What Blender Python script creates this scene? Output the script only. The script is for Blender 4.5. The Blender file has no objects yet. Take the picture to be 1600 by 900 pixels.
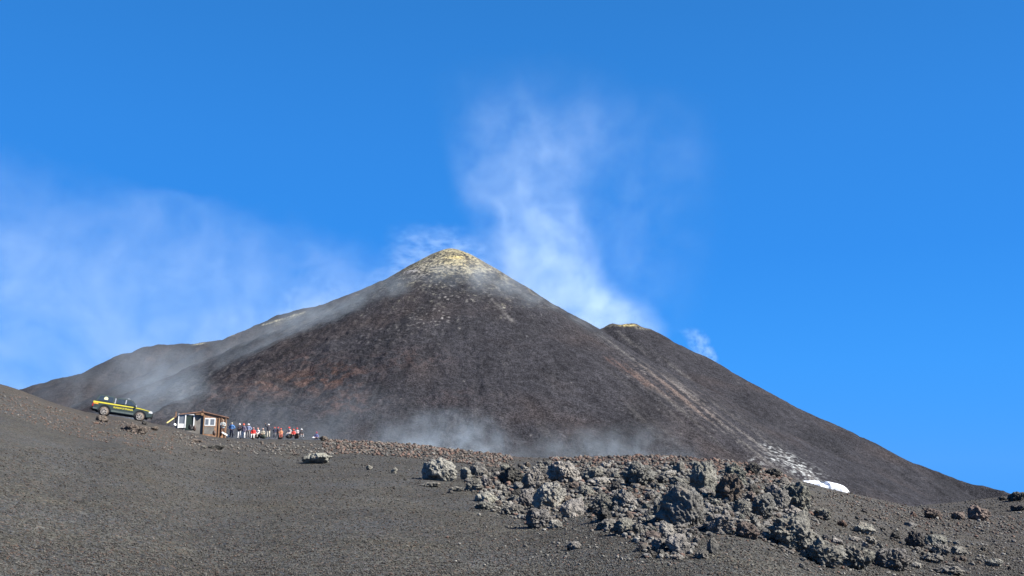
import bpy, bmesh, math, random
import numpy as np
from mathutils import Vector, Matrix

# ------------------------------------------------------------------ camera, sky, sun, exposure
S = bpy.context.scene
COL = S.collection
F = 1386.0                                   # focal length in pixels of the 1600 px wide frame
ALPHA = math.atan(270.0 / F)                 # camera tilts up: the horizon sits low in the frame
cam_d = bpy.data.cameras.new('camera'); cam = bpy.data.objects.new('camera', cam_d); COL.objects.link(cam)
cam_d.sensor_width = 36.0; cam_d.lens = 36.0 * F / 1600.0
cam_d.clip_start = 0.1; cam_d.clip_end = 30000
cam.location = (0, 0, 0); cam.rotation_euler = (math.pi / 2 + ALPHA, 0, 0)
S.camera = cam
S.render.resolution_x = 1024; S.render.resolution_y = 576

SUN_AZ, SUN_EL = math.radians(105), math.radians(40)      # azimuth clockwise from the view direction (+Y)
w = bpy.data.worlds.new("World"); S.world = w; w.use_nodes = True
nt = w.node_tree; nt.nodes.clear()
sky = nt.nodes.new('ShaderNodeTexSky'); sky.sky_type = 'NISHITA'; sky.sun_disc = False
sky.sun_elevation = SUN_EL; sky.sun_rotation = SUN_AZ
sky.altitude = 2900; sky.air_density = 1.0; sky.dust_density = 0.0; sky.ozone_density = 1.0
# clear high-altitude air: the physical sky, deepened towards the saturated blue seen at 3000 m
tcw = nt.nodes.new('ShaderNodeTexCoord'); sep = nt.nodes.new('ShaderNodeSeparateXYZ'); rp = nt.nodes.new('ShaderNodeValToRGB')
nt.links.new(tcw.outputs['Generated'], sep.inputs[0]); nt.links.new(sep.outputs['Z'], rp.inputs[0])
els = rp.color_ramp.elements; els[0].position = 0.0; els[0].color = (0.042, 0.325, 0.93, 1)
els[1].position = 1.0; els[1].color = (0.012, 0.07, 0.30, 1)
for p_, c_ in ((0.10, (0.036, 0.308, 0.92, 1)), (0.22, (0.028, 0.258, 0.82, 1)), (0.34, (0.028, 0.235, 0.74, 1)), (0.48, (0.025, 0.20, 0.62, 1))):
    e_ = els.new(p_); e_.color = c_
sc_ = nt.nodes.new('ShaderNodeVectorMath'); sc_.operation = 'SCALE'; sc_.inputs[3].default_value = 7.6
mx = nt.nodes.new('ShaderNodeMix'); mx.data_type = 'RGBA'; mx.inputs[0].default_value = 0.965
bg = nt.nodes.new('ShaderNodeBackground'); bg.inputs['Strength'].default_value = 0.0505
wo = nt.nodes.new('ShaderNodeOutputWorld')
nt.links.new(sky.outputs[0], mx.inputs[6]); nt.links.new(rp.outputs[0], sc_.inputs[0]); nt.links.new(sc_.outputs[0], mx.inputs[7])
nt.links.new(mx.outputs[2], bg.inputs['Color']); nt.links.new(bg.outputs[0], wo.inputs['Surface'])
sl = bpy.data.lights.new('sun', 'SUN'); sun = bpy.data.objects.new('sun', sl); COL.objects.link(sun)
sl.energy = 5.0; sl.angle = math.radians(0.53); sl.color = (1.0, 0.96, 0.9)
SD = Vector((math.sin(SUN_AZ) * math.cos(SUN_EL), math.cos(SUN_AZ) * math.cos(SUN_EL), math.sin(SUN_EL)))
sun.rotation_euler = SD.to_track_quat('Z', 'Y').to_euler()
S.view_settings.view_transform = 'Standard'; S.view_settings.look = 'None'
S.view_settings.exposure = 1.5; S.view_settings.gamma = 1; S.view_settings.use_curve_mapping = False
S.cycles.volume_bounces = 2; S.cycles.max_bounces = 5; S.cycles.diffuse_bounces = 2
S.cycles.volume_max_steps = 96; S.cycles.volume_step_rate = 1.0
S.cycles.use_denoising = True

# ------------------------------------------------------------------ numeric helpers
def uv(px, py):
    """pixel -> (x/y, z/y) of its ray in the world"""
    a = (np.asarray(px, float) - 800) / F; b = (450 - np.asarray(py, float)) / F
    y = math.cos(ALPHA) - b * math.sin(ALPHA); z = math.sin(ALPHA) + b * math.cos(ALPHA)
    return a / y, z / y
def P(px, py, D):
    u, v = uv(px, py); return Vector((float(u) * D, D, float(v) * D))
def h3(ix, iy, iz, seed):
    n = (ix * 374761393 + iy * 668265263 + iz * 2147483647 % 1013904223 + seed * 974634777) & 0xffffffff
    n = (ix.astype(np.uint64) * np.uint64(374761393) + iy.astype(np.uint64) * np.uint64(668265263)
         + iz.astype(np.uint64) * np.uint64(1442695041) + np.uint64(seed * 974634777 & 0xffffffff)) & np.uint64(0xffffffff)
    n = ((n ^ (n >> np.uint64(13))) * np.uint64(1274126177)) & np.uint64(0xffffffff)
    n = ((n ^ (n >> np.uint64(15))) * np.uint64(2246822519)) & np.uint64(0xffffffff)
    return (n ^ (n >> np.uint64(16)))
def noise3(x, y, z, seed=0):
    x = np.asarray(x, float) + 1000; y = np.asarray(y, float) + 1000; z = np.asarray(z, float) + 1000
    x, y, z = np.broadcast_arrays(x, y, z)
    xi = np.floor(x).astype(np.int64); yi = np.floor(y).astype(np.int64); zi = np.floor(z).astype(np.int64)
    fx, fy, fz = x - xi, y - yi, z - zi
    sx, sy, sz = [t * t * t * (t * (t * 6 - 15) + 10) for t in (fx, fy, fz)]
    r = 0
    for dx in (0, 1):
        wx = sx if dx else 1 - sx
        for dy in (0, 1):
            wy = sy if dy else 1 - sy
            for dz in (0, 1):
                wz = sz if dz else 1 - sz
                h = h3(xi + dx, yi + dy, zi + dz, seed)
                g = ((h & np.uint64(255)).astype(float) / 127.5 - 1) * (fx - dx) \
                    + (((h >> np.uint64(8)) & np.uint64(255)).astype(float) / 127.5 - 1) * (fy - dy) \
                    + (((h >> np.uint64(16)) & np.uint64(255)).astype(float) / 127.5 - 1) * (fz - dz)
                r = r + wx * wy * wz * g
    return r * 1.4
def noise2(x, y, seed=0):
    x = np.asarray(x, float) + 5000; y = np.asarray(y, float) + 5000
    x, y = np.broadcast_arrays(x, y)
    xi = np.floor(x).astype(np.int64); yi = np.floor(y).astype(np.int64)
    fx, fy = x - xi, y - yi
    sx, sy = [t * t * t * (t * (t * 6 - 15) + 10) for t in (fx, fy)]
    r = 0; zz = np.zeros_like(xi)
    for dx in (0, 1):
        wx = sx if dx else 1 - sx
        for dy in (0, 1):
            wy = sy if dy else 1 - sy
            h = h3(xi + dx, yi + dy, zz, seed)
            g = ((h & np.uint64(255)).astype(float) / 127.5 - 1) * (fx - dx) + (((h >> np.uint64(8)) & np.uint64(255)).astype(float) / 127.5 - 1) * (fy - dy)
            r = r + wx * wy * g
    return r * 1.5
def fbm2(x, y, oct=4, seed=0, gain=0.5):
    r = 0; a = 1
    for o in range(oct):
        r = r + a * noise2(x * 2 ** o, y * 2 ** o, seed + o * 17); a *= gain
    return r
def smax(a, b, k):
    d = np.abs(a - b); return np.maximum(a, b) + np.maximum(k - d, 0) ** 2 / (4 * k)
def sstep(a, b, x):
    t = np.clip((x - a) / (b - a), 0, 1); return t * t * (3 - 2 * t)
def smooth_interp(x, xs, ys, s):
    """piecewise linear table softened over +-s"""
    r = 0
    for k, wt in ((-1, .12), (-.5, .22), (0, .32), (.5, .22), (1, .12)): r = r + wt * np.interp(x + k * s, xs, ys)
    return r

# ------------------------------------------------------------------ the foreground heightfield
CREST = [(-1600, 470, 120), (-800, 520, 112), (-300, 560, 104), (0, 600, 95), (40, 613, 92), (90, 632, 88), (140, 646, 84), (190, 652, 81), (235, 661, 84),
         (265, 667, 93), (290, 673, 100), (315, 680, 102), (345, 684, 103), (400, 687, 103), (450, 687, 102), (500, 688, 98), (600, 692, 92),
         (680, 699, 88), (740, 705, 84), (800, 714, 78), (870, 717, 68), (920, 715, 62), (1000, 713, 56), (1080, 715, 54), (1150, 721, 54),
         (1215, 740, 56), (1270, 758, 58), (1330, 772, 62), (1440, 795, 66), (1550, 806, 70), (1600, 807, 72), (1900, 802, 80), (2400, 790, 90), (3200, 780, 100)]
_cu, _cv = uv([c[0] for c in CREST], [c[1] for c in CREST]); _cD = np.array([c[2] for c in CREST], float)
EYE = 2.3
def ground_z(x, y):
    x = np.asarray(x, float); y = np.maximum(np.asarray(y, float), 0.5)
    u = x / y
    vc = smooth_interp(u, _cu, _cv, 0.016); Dc = smooth_interp(u, _cu, _cD, 0.075)
    zc = vc * Dc; t = np.clip(y / Dc, 0, 1)
    m0 = (zc + EYE) * 1.12; m1 = zc * 1.0
    z = (2*t**3 - 3*t**2 + 1) * (-EYE) + (t**3 - 2*t**2 + t) * m0 + (-2*t**3 + 3*t**2) * zc + (t**3 - t**2) * m1
    e = np.maximum(y - Dc, 0)
    z = z + vc * e - 0.5 * 0.012 * e ** 2 / (1 + 0.012 * e / 0.75)
    # far hill at the right, beyond the crest
    hx, hy = 175.0, 190.0
    hill = -0.3 - 0.135 * np.sqrt((x - hx) ** 2 + (y - hy) ** 2 + 9) + .5 * noise2(x / 20, y / 20, 15)
    z = np.where(y > Dc, smax(z, hill, 1.5), z)
    z = smax(z, -86 + 4 * noise2(x / 90, y / 90, 3), 12)
    am = np.clip(y / 40, .25, 1) 
    z = z + am * (0.08 * noise2(x / 7, y / 9, 11) + 0.035 * noise2((x + .4 * y) / 2.3, y / 2.3, 12)) + 0.012 * noise2((x * .8 - .6 * y) / .6, (y * .8 + x * .6) / .6, 13)
    return z
_LU = np.linspace(-1.2, 1.2, 1201); _LD = np.geomspace(4, 240, 1000)
_LUx, _LDx = np.meshgrid(_LU, _LD, indexing='ij')
_LV = np.maximum.accumulate(ground_z(_LUx * _LDx, _LDx) / _LDx, axis=1)
def at(px, py):
    """ground point seen at a pixel"""
    u, v = uv(px, py); i = int(round((float(u) + 1.2) / 2.4 * 1200)); row = _LV[i]
    k = min(int(np.searchsorted(row, float(v))), len(_LD) - 1); D = float(_LD[k]); x = float(u) * D
    return Vector((x, D, float(ground_z(x, D))))
def atv(px, py):
    u, v = uv(px, py); i = np.clip(np.round((u + 1.2) / 2.4 * 1200).astype(int), 0, 1200)
    k = np.array([min(np.searchsorted(_LV[a], b), len(_LD) - 1) for a, b in zip(i, v)]); D = _LD[k]
    x = u * D; return x, D, ground_z(x, D)
def px_of(p):
    x, y, z = p; c, s = math.cos(ALPHA), math.sin(ALPHA)
    d = y * c + z * s; return 800 + F * x / d, 450 - F * (z * c - y * s) / d

# ------------------------------------------------------------------ the volcano heightfield
def poly(pts):
    return np.array([list(P(*p)) for p in pts])
R_LEFT = poly([(655, 412, 1560), (600, 440, 1590), (545, 467, 1620), (510, 477, 1640), (478, 483, 1650), (440, 492, 1655), (400, 515, 1660), (350, 530, 1680), (300, 538, 1690),
               (262, 540, 1700), (235, 541, 1700), (205, 550, 1700), (150, 575, 1690), (40, 606, 1650), (-100, 655, 1600), (-400, 745, 1500), (-900, 790, 1400)])
R_RIGHT = poly([(900, 545, 1830), (930, 518, 1810), (955, 508, 1800), (988, 507, 1800), (1012, 515, 1800), (1060, 544, 1790), (1130, 580, 1770), (1250, 642, 1720), (1330, 683, 1650), (1400, 714, 1590),
                (1460, 738, 1520), (1500, 749, 1500), (1560, 765, 1450), (1640, 790, 1400), (1900, 840, 1300), (2400, 860, 1200)])
PEAK = P(706, 390, 1480)
def ridge_field(x, y, R, k, a, pow_=1.0):
    best = np.full(x.shape, -1e9)
    for i in range(len(R) - 1):
        p, q = R[i], R[i + 1]; d = q[:2] - p[:2]; L2 = d @ d
        t = np.clip(((x - p[0]) * d[0] + (y - p[1]) * d[1]) / L2, 0, 1)
        dist = np.hypot(x - p[0] - t * d[0], y - p[1] - t * d[1])
        de = np.sqrt(dist ** 2 + a * a) - a; best = np.maximum(best, p[2] + t * (q[2] - p[2]) - k * de - .17 * 260 * (1 - np.exp(-de / 260)))
    return best
def concave(r, k, r0, kb):
    """slope k until r0, easing to kb"""
    return k * np.minimum(r, r0) + np.maximum(r - r0, 0) * kb
def volcano_z(x, y, full=False):
    dx, dy = x - PEAK.x, y - PEAK.y
    r = np.hypot(dx, dy); th = np.arctan2(dx, -dy)                 # 0 = towards the viewer
    rr = np.sqrt(r * r + 34 ** 2) - 34
    c1 = PEAK.z - (0.50 * rr + .25 * 330 * (1 - np.exp(-rr / 330)))
    # summit knob: small dips either side of the crest
    c1 = c1 + 1.5 * np.exp(-((dx + 4) ** 2 + dy ** 2) / 12 ** 2)
    wp = fbm2(x / 150, y / 150, 3, 27)
    gul = .8 * noise2(th * 9 + wp * .5, r / 500, 21) + 0.35 * noise2(th * 27 + wp, r / 300, 22) + 0.10 * noise2(th * 66 + 2 * wp, r / 130, 23)
    c1 = c1 + gul * 3.2 * sstep(60, 420, r) 
    rl = ridge_field(x, y, R_LEFT, 0.45, 12); rr2 = ridge_field(x, y, R_RIGHT, 0.50, 14)
    gr = noise2((x * .8 + y * .2) / 46 , (y) / 500, 31) + .6 * noise2((x * .9 + y * .1) / 17, y / 260, 32)
    rl_n = rl + gr * 3.0 ; rr_n = rr2 + gr * 3.6
    m = smax(smax(c1, rl_n, 5), rr_n, 4)
    b = fbm2(x / 120, y / 120, 3, 41) * 4.5 + fbm2(x / 14, y / 14, 3, 51, .8) * 0.75
    edge = 0.35 + 0.65 * sstep(0, 60, np.minimum(PEAK.z - m, 60))
    # lumpy old lava on the lower left flank
    lump = sstep(-500, -150, -x - 150) * 0 + np.exp(-((x + 330) / 330) ** 2 - ((y - 1130) / 260) ** 2)
    b = b + lump * (4.5 * np.abs(fbm2(x / 42, y / 42, 3, 61)) + 2.2 * np.abs(noise2(x / 9, y / 9, 62)))
    z = smax(m + b * edge, -90 - .065 * np.maximum(y - 1000, 0) + 3 * noise2(x / 70, y / 70, 7), 20)
    if full: return z, c1, rl_n, rr_n, r, th
    return z
def vhit(px, py):
    u, v = uv(px, py); D = np.linspace(600, 2100, 1500); z = volcano_z(float(u) * D, D)
    k = np.argmax(z >= float(v) * D); return np.array([float(u) * D[k], D[k], z[k]])

# ------------------------------------------------------------------ mesh and material helpers
def grid_mesh(name, X, Y, Z, colr, mat, smooth=True):
    n, m = X.shape; co = np.stack([X, Y, Z], -1).reshape(-1, 3).astype(np.float32)
    idx = np.arange(n * m).reshape(n, m)
    q = np.stack([idx[:-1, :-1], idx[:-1, 1:], idx[1:, 1:], idx[1:, :-1]], -1).reshape(-1, 4)
    return raw_mesh(name, co, q, colr.reshape(-1, 3) if colr is not None else None, mat, smooth)
def raw_mesh(name, co, faces, colr, mat, smooth=True):
    me = bpy.data.meshes.new(name); k = faces.shape[1]
    me.vertices.add(len(co)); me.vertices.foreach_set('co', np.ascontiguousarray(co, np.float32).ravel())
    me.loops.add(faces.size); me.loops.foreach_set('vertex_index', np.ascontiguousarray(faces, np.int32).ravel())
    me.polygons.add(len(faces)); me.polygons.foreach_set('loop_start', np.arange(0, faces.size, k, dtype=np.int32))
    me.polygons.foreach_set('loop_total', np.full(len(faces), k, dtype=np.int32))
    if smooth: me.polygons.foreach_set('use_smooth', np.ones(len(faces), bool))
    me.update(calc_edges=True)
    if colr is not None:
        at_ = me.color_attributes.new('tone', 'FLOAT_COLOR', 'POINT')
        c = np.ones((len(co), 4), np.float32); c[:, :3] = colr; at_.data.foreach_set('color', c.ravel())
    me.materials.append(mat)
    return me
def link(name, me, parent=None):
    o = bpy.data.objects.new(name, me); COL.objects.link(o)
    if parent: o.parent = parent
    return o
def tag(o, label=None, cat=None, group=None, kind=None):
    if label: o['label'] = label
    if cat: o['category'] = cat
    if group: o['group'] = group
    if kind: o['kind'] = kind
    return o
class NB:
    """terse node builder"""
    def __init__(s, name):
        s.m = bpy.data.materials.new(name); s.m.use_nodes = True; s.t = s.m.node_tree; s.t.nodes.clear()
        s.out = s.t.nodes.new('ShaderNodeOutputMaterial')
    def n(s, ty, ins=None, **kw):
        nd = s.t.nodes.new(ty)
        for k, v in kw.items(): setattr(nd, k, v)
        for k, v in (ins or {}).items():
            if isinstance(v, bpy.types.NodeSocket): s.t.links.new(v, nd.inputs[k])
            else: nd.inputs[k].default_value = v
        return nd
    def math(s, op, a, b=0.0, c=0.0, clamp=False):
        nd = s.n('ShaderNodeMath', {0: a, 1: b, 2: c}, operation=op, use_clamp=clamp); return nd.outputs[0]
    def noise(s, vec, scale, detail=3, rough=0.55, lac=2.0):
        return s.n('ShaderNodeTexNoise', {'Vector': vec, 'Scale': scale, 'Detail': detail, 'Roughness': rough, 'Lacunarity': lac}).outputs[0]
    def ramp(s, fac, a, b, lo=0.0, hi=1.0):
        return s.n('ShaderNodeMapRange', {0: fac, 1: a, 2: b, 3: lo, 4: hi}, interpolation_type='SMOOTHSTEP').outputs[0]
    def mix(s, fac, a, b, mode='MIX'):
        nd = s.n('ShaderNodeMix', {0: fac, 6: a, 7: b}, data_type='RGBA', blend_type=mode); return nd.outputs[2]
    def bsdf(s, colr, rough=0.9, normal=None, spec=0.2, metal=0.0):
        b = s.n('ShaderNodeBsdfPrincipled', {'Base Color': colr, 'Roughness': rough, 'Specular IOR Level': spec, 'Metallic': metal})
        if normal is not None: s.t.links.new(normal, b.inputs['Normal'])
        s.t.links.new(b.outputs[0], s.out.inputs['Surface']); return b
def V3(v): return (v[0], v[1], v[2], 1.0)
def plain(name, c, rough=0.6, spec=0.4, metal=0.0, var=0.12, scale=6.0, bump=0.0):
    b = NB(name); tc = b.n('ShaderNodeTexCoord').outputs['Object']
    nz = b.noise(tc, scale, 4, .6)
    f = b.ramp(nz, .3, .7, 1 - var, 1 + var)
    cm = b.mix(1.0, V3(c), b.n('ShaderNodeCombineColor', {0: f, 1: f, 2: f}).outputs[0], 'MULTIPLY')
    nrm = None
    if bump: nrm = b.n('ShaderNodeBump', {'Strength': .6, 'Distance': bump, 'Height': nz}).outputs[0]
    b.bsdf(cm, rough, nrm, spec, metal); return b.m

def cinder_material():
    b = NB('cinder ground'); geo = b.n('ShaderNodeNewGeometry').outputs['Position']
    tone = b.n('ShaderNodeVertexColor', layer_name='tone').outputs[0]
    n1 = b.noise(geo, 34, 3, .75); n2 = b.noise(geo, 9, 3, .65); 
    vo = b.n('ShaderNodeTexVoronoi', {'Vector': geo, 'Scale': 26.0}); 
    vg = b.n('ShaderNodeTexVoronoi', {'Vector': geo, 'Scale': 9.0})
    sp = b.math('MULTIPLY_ADD', b.n('ShaderNodeSeparateColor', {0: vo.outputs['Color']}).outputs[0], 1.5, 0.30)
    c = b.mix(1.0, tone, b.n('ShaderNodeCombineColor', {0: sp, 1: sp, 2: sp}).outputs[0], 'MULTIPLY')
    # a few rusty, bluish and pale cinders among the grey
    hue = b.n('ShaderNodeSeparateColor', {0: vo.outputs['Color']})
    c = b.mix(b.ramp(hue.outputs[1], .86, .93, 0, .5), c, (0.11, 0.065, 0.045, 1))
    c = b.mix(b.ramp(hue.outputs[2], .88, .95, 0, .45), c, (0.05, 0.058, 0.08, 1))
    f2 = b.ramp(n2, .3, .7, .82, 1.2); c = b.mix(1.0, c, b.n('ShaderNodeCombineColor', {0: f2, 1: f2, 2: f2}).outputs[0], 'MULTIPLY')
    h = b.math('ADD', b.math('MULTIPLY', vo.outputs['Distance'], -0.9), b.math('MULTIPLY', n1, 0.9))
    h = b.math('ADD', h, b.math('MULTIPLY', vg.outputs['Distance'], -0.9))
    nr = b.n('ShaderNodeBump', {'Strength': 1.0, 'Distance': 0.035, 'Height': h}).outputs[0]
    b.bsdf(c, .95, nr, .12); return b.m
def mountain_material():
    b = NB('volcanic scree'); geo = b.n('ShaderNodeNewGeometry').outputs['Position']
    tone = b.n('ShaderNodeVertexColor', layer_name='tone').outputs[0]
    n1 = b.noise(geo, .55, 3, .8); n2 = b.noise(geo, .09, 4, .7)
    f = b.math('MULTIPLY', b.ramp(n1, .34, .66, .35, 1.75), b.ramp(n2, .3, .7, .78, 1.22))
    c = b.mix(1.0, tone, b.n('ShaderNodeCombineColor', {0: f, 1: f, 2: f}).outputs[0], 'MULTIPLY')
    nr = b.n('ShaderNodeBump', {'Strength': .9, 'Distance': 1.6, 'Height': b.math('ADD', n1, b.math('MULTIPLY', n2, 2.0))}).outputs[0]
    b.bsdf(c, 1.0, nr, .05); return b.m
def rock_material():
    b = NB('clinker lava'); oi = b.n('ShaderNodeObjectInfo'); tc = b.n('ShaderNodeTexCoord').outputs['Object']
    geo = b.n('ShaderNodeNewGeometry').outputs['Position']
    v = b.n('ShaderNodeVectorMath', {0: geo, 1: (0, 0, 0)}, operation='ADD').outputs[0]
    n1 = b.noise(v, 5.5, 5, .7); n2 = b.noise(v, 32, 4, .75); n3 = b.noise(v, 2.2, 3, .6)
    vo = b.n('ShaderNodeTexVoronoi', {'Vector': v, 'Scale': 22.0}).outputs['Distance']
    vl = b.n('ShaderNodeTexVoronoi', {'Vector': v, 'Scale': 8.5}).outputs['Distance']
    base = oi.outputs['Color']
    f = b.math('MULTIPLY', b.ramp(n1, .28, .72, .55, 1.45), b.ramp(n2, .25, .75, .65, 1.35))
    c = b.mix(1.0, base, b.n('ShaderNodeCombineColor', {0: f, 1: f, 2: f}).outputs[0], 'MULTIPLY')
    c = b.mix(b.ramp(n3, .48, .66, 0, .3), c, b.mix(1.0, c, (1.2, 1.16, 1.0, 1), 'MULTIPLY'))       # lichen and sulphur tint
    c = b.mix(b.ramp(b.noise(v, 3.1, 3, .6), .6, .72, 0, .4), c, b.mix(1.0, c, (1.3, .95, .8, 1), 'MULTIPLY'))
    h = b.math('ADD', b.math('MULTIPLY', vo, -0.55), b.math('MULTIPLY', n2, .8))
    h = b.math('ADD', h, b.math('MULTIPLY', vl, -1.1))
    h = b.math('ADD', h, b.math('MULTIPLY', n1, 1.2))
    nr = b.n('ShaderNodeBump', {'Strength': 1.0, 'Distance': 0.05, 'Height': h}).outputs[0]
    b.bsdf(c, .95, nr, .15); return b.m
def rubble_material():
    b = NB('loose clinker'); tone = b.n('ShaderNodeVertexColor', layer_name='tone').outputs[0]
    geo = b.n('ShaderNodeNewGeometry').outputs['Position']
    n1 = b.noise(geo, 18, 4, .7); f = b.ramp(n1, .3, .7, .65, 1.4)
    c = b.mix(1.0, tone, b.n('ShaderNodeCombineColor', {0: f, 1: f, 2: f}).outputs[0], 'MULTIPLY')
    nr = b.n('ShaderNodeBump', {'Strength': 1.0, 'Distance': 0.04, 'Height': n1}).outputs[0]
    b.bsdf(c, .95, nr, .1); return b.m
M_GROUND, M_MOUNT, M_ROCK, M_RUB = cinder_material(), mountain_material(), rock_material(), rubble_material()

# ------------------------------------------------------------------ ground sheet
def cols(x0, x1, step, lo, hi):
    return np.concatenate([np.linspace(lo, x0, 120, endpoint=False), np.arange(x0, x1, step), np.linspace(x1, hi, 120)])
pxs = cols(-80, 1680, 1.9, -1700, 3300); U = (pxs - 800) / F * 1.0
Ds = np.concatenate([np.linspace(1, 8, 10, endpoint=False), np.geomspace(8, 115, 560), np.linspace(117, 300, 130), np.linspace(310, 800, 40)])
UU, DD = np.meshgrid(U, Ds, indexing='ij'); X = UU * DD; Y = DD; Z = ground_z(X, Y)
# cinder lumps as real relief
rx_, ry_ = X * .83 + Y * .56, Y * .83 - X * .56
Z = Z + .014 * noise2(rx_ / .19, ry_ / .19, 71) * sstep(30, 16, DD) + .03 * noise2(rx_ / .8, ry_ / .8, 72) * sstep(20, 40, DD) * (DD < 130)
g = fbm2(X / 14, Y / 14, 4, 81); g2 = fbm2(X / 3.2, Y / 3.2, 3, 85)
grey = np.array([0.0625, 0.0605, 0.0505]); brown = np.array([0.062, 0.0540, 0.0415]); dark = np.array([0.034, 0.033, 0.030]); rust = np.array([0.075, 0.046, 0.036])
pxv = 800 + F * UU
wb = np.clip(sstep(600, 60, pxv) * sstep(30, 80, DD) * .9 + sstep(1150, 1500, pxv) * .45 + sstep(25, 70, DD) * .15 + g * .35, 0, 1)
C = grey + (brown - grey) * wb[..., None]
C = C * (1 + .2 * np.clip(g2, -1, 1) + .14 * g + .14 * noise2(X / .5, Y / 1.1, 86))[..., None]
C = C * (1 + .13 * sstep(45, 65, DD) * fbm2(X / 16, Y / 1.8, 3, 87) + .10 * fbm2(X / 5, Y / 1.1, 3, 88) * sstep(60, 20, DD))[..., None]
tn = fbm2(X / 2.2, Y / 3.5, 3, 95); tn2 = noise2(X / .35, Y / .8, 96)
C = C * .80 * np.stack([.985 + .05 * tn + .05 * tn2, 1 + .03 * tn2, 1.035 - .12 * tn - .04 * tn2], -1)
for off_ in (-1.0, 1.0, 5.2, 7.1):                                  # old wheel tracks running along the slope to the hut
    trk = np.exp(-((DD - (63 + .42 * (X + 20) * .4 + 1.6 * np.sin(X / 11) + off_)) / .55) ** 2) * sstep(6, -8, X)
    C = C * (1 + .20 * trk * (.6 + .4 * noise2(X / 3, Y / 3, 97)))[..., None]
wd = sstep(.15, .6, fbm2(X / 22, Y / 7, 3, 91)); C = C + (dark - C) * (wd * .35)[..., None]
band = np.exp(-((DD - smooth_interp(UU, _cu, _cD, .075) + 5) / 8) ** 2) * (sstep(470, 560, pxv) * (1 - sstep(780, 860, pxv)) + sstep(900, 960, pxv) * (1 - sstep(1200, 1260, pxv)))
C = C + (rust - C) * (band * np.clip(.35 + g2, 0, .8))[..., None]
ground = link('ground', grid_mesh('ground', X, Y, Z, C, M_GROUND)); tag(ground, kind='structure', label='dark grey cinder slope in front of the volcano')

# ------------------------------------------------------------------ volcano sheet
pxs = cols(-60, 1660, 1.55, -1500, 3100); U = (pxs - 800) / F
Ds = np.concatenate([np.linspace(420, 760, 60, endpoint=False), np.linspace(760, 1960, 640), np.linspace(1990, 2900, 40)])
UU, DD = np.meshgrid(U, Ds, indexing='ij'); X = UU * DD; Y = DD
Z, c1, rl, rr, rad, th = volcano_z(X, Y, True)
Z = np.minimum(Z, 2000)
isl = rl > c1 ; isr = (rr > c1) & ~isl
n_l = fbm2(X / 130, Y / 130, 4, 101); n_m = fbm2(X / 20, Y / 20, 4, 111, .75); n_s = noise2(X / 4.5, Y / 4.5, 121); n_s2 = noise2(X / 7.5, Y / 7.5, 122)
slate = np.array([0.0248, 0.0243, 0.0275]); umber = np.array([0.033, 0.0270, 0.0262]); coal = np.array([0.0168, 0.0168, 0.0190])
pale = np.array([0.118, 0.112, 0.106]); white = np.array([0.29, 0.30, 0.295]); sulph = np.array([0.33, 0.27, 0.12]); sulph2 = np.array([0.22, 0.20, 0.138]); red = np.array([0.068, 0.040, 0.031])
def blob(px, py, rx, ry=None, rot=0.0):
    h = vhit(px, py); dx, dz = X - h[0], Z - h[2]; s = h[1] / F
    ry = ry or rx; c_, s_ = math.cos(math.radians(rot)), math.sin(math.radians(rot))
    a = (dx * c_ - dz * s_) / (rx * s); b_ = (dx * s_ + dz * c_) / (ry * s)
    dep = (Y - h[1]) / (max(rx, ry) * s * 4.0)
    return np.exp(-a * a - b_ * b_ - dep * dep)
def lay(Cc, k, c2): return Cc + (c2 - Cc) * np.clip(k, 0, 1)[..., None]
wn = np.clip(.18 + n_l * .8 + isr * .25 + .4 * sstep(-150, -420, X) - .2 * (~isr) * sstep(-200, 0, X), 0, 1)
C = slate + (umber - slate) * wn[..., None]
C = lay(C, sstep(-.1, .8, fbm2((X - .5 * Y) / 80, Y / 260, 4, 131)) * .75, coal)
C = C * (1 + .16 * np.clip(fbm2(X / 45, Y / 70, 3, 132), -1, 1))[..., None]
# downslope streaks round the cone
wp = fbm2(X / 90, Y / 90, 3, 28)
st = noise2(th * 40 + wp, rad / 120, 141) + .6 * noise2(th * 95 + 2 * wp, rad / 60, 142)
C = lay(C, sstep(.35, 1.0, st) * .08 * (~isl), pale)
C = lay(C, sstep(.2, 1.0, -st) * .16 * (~isl), coal)
C = C * (1 + .16 * n_m + .34 * n_s + .12 * n_s2)[..., None]
C = lay(C, isr * sstep(.1, .8, noise2((X * .86 - Z * .5) / 14, (X * .5 + Z * .86) / 160, 133)) * .8, coal)
C = lay(C, isr * sstep(.2, .9, noise2((X * .86 - Z * .5) / 9, (X * .5 + Z * .86) / 120, 134)) * .25, umber * 1.6)
# rusty patches on the lower left face
for px, py, rx, ry, a in ((520, 590, 55, 26, .75), (430, 600, 70, 22, .55), (360, 615, 60, 18, .4), (540, 630, 50, 22, .5), (640, 560, 60, 20, .25), (250, 560, 40, 12, .3), (470, 560, 40, 15, .35), (700, 620, 60, 20, .12)):
    C = lay(C, blob(px, py, rx, ry) * a * sstep(-.25, .5, n_m + .3 * n_s), red)
# scattered pale stones over the whole face
C = lay(C, sstep(.72, .95, n_s2 + .25 * n_m) * .5, pale)
C = lay(C, sstep(.75, .95, n_s) * .55 * blob(650, 500, 200, 60), white)
for px, py, rx, ry, a in ((655, 500, 18, 16, 1), (690, 495, 16, 14, 1), (640, 488, 26, 9, .6), (705, 465, 22, 9, .8), (735, 470, 18, 12, .5), (832, 530, 7, 3, 1.2), (850, 505, 4, 2, 1), (600, 520, 50, 22, .35), (570, 483, 10, 3, .9), (560, 490, 4, 2, .9), (665, 430, 30, 14, .8), (690, 445, 26, 14, .8)):
    C = lay(C, blob(px, py, rx, ry) * a * sstep(.3, .6, n_s + .3 * n_s2), pale * 1.5)
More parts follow.
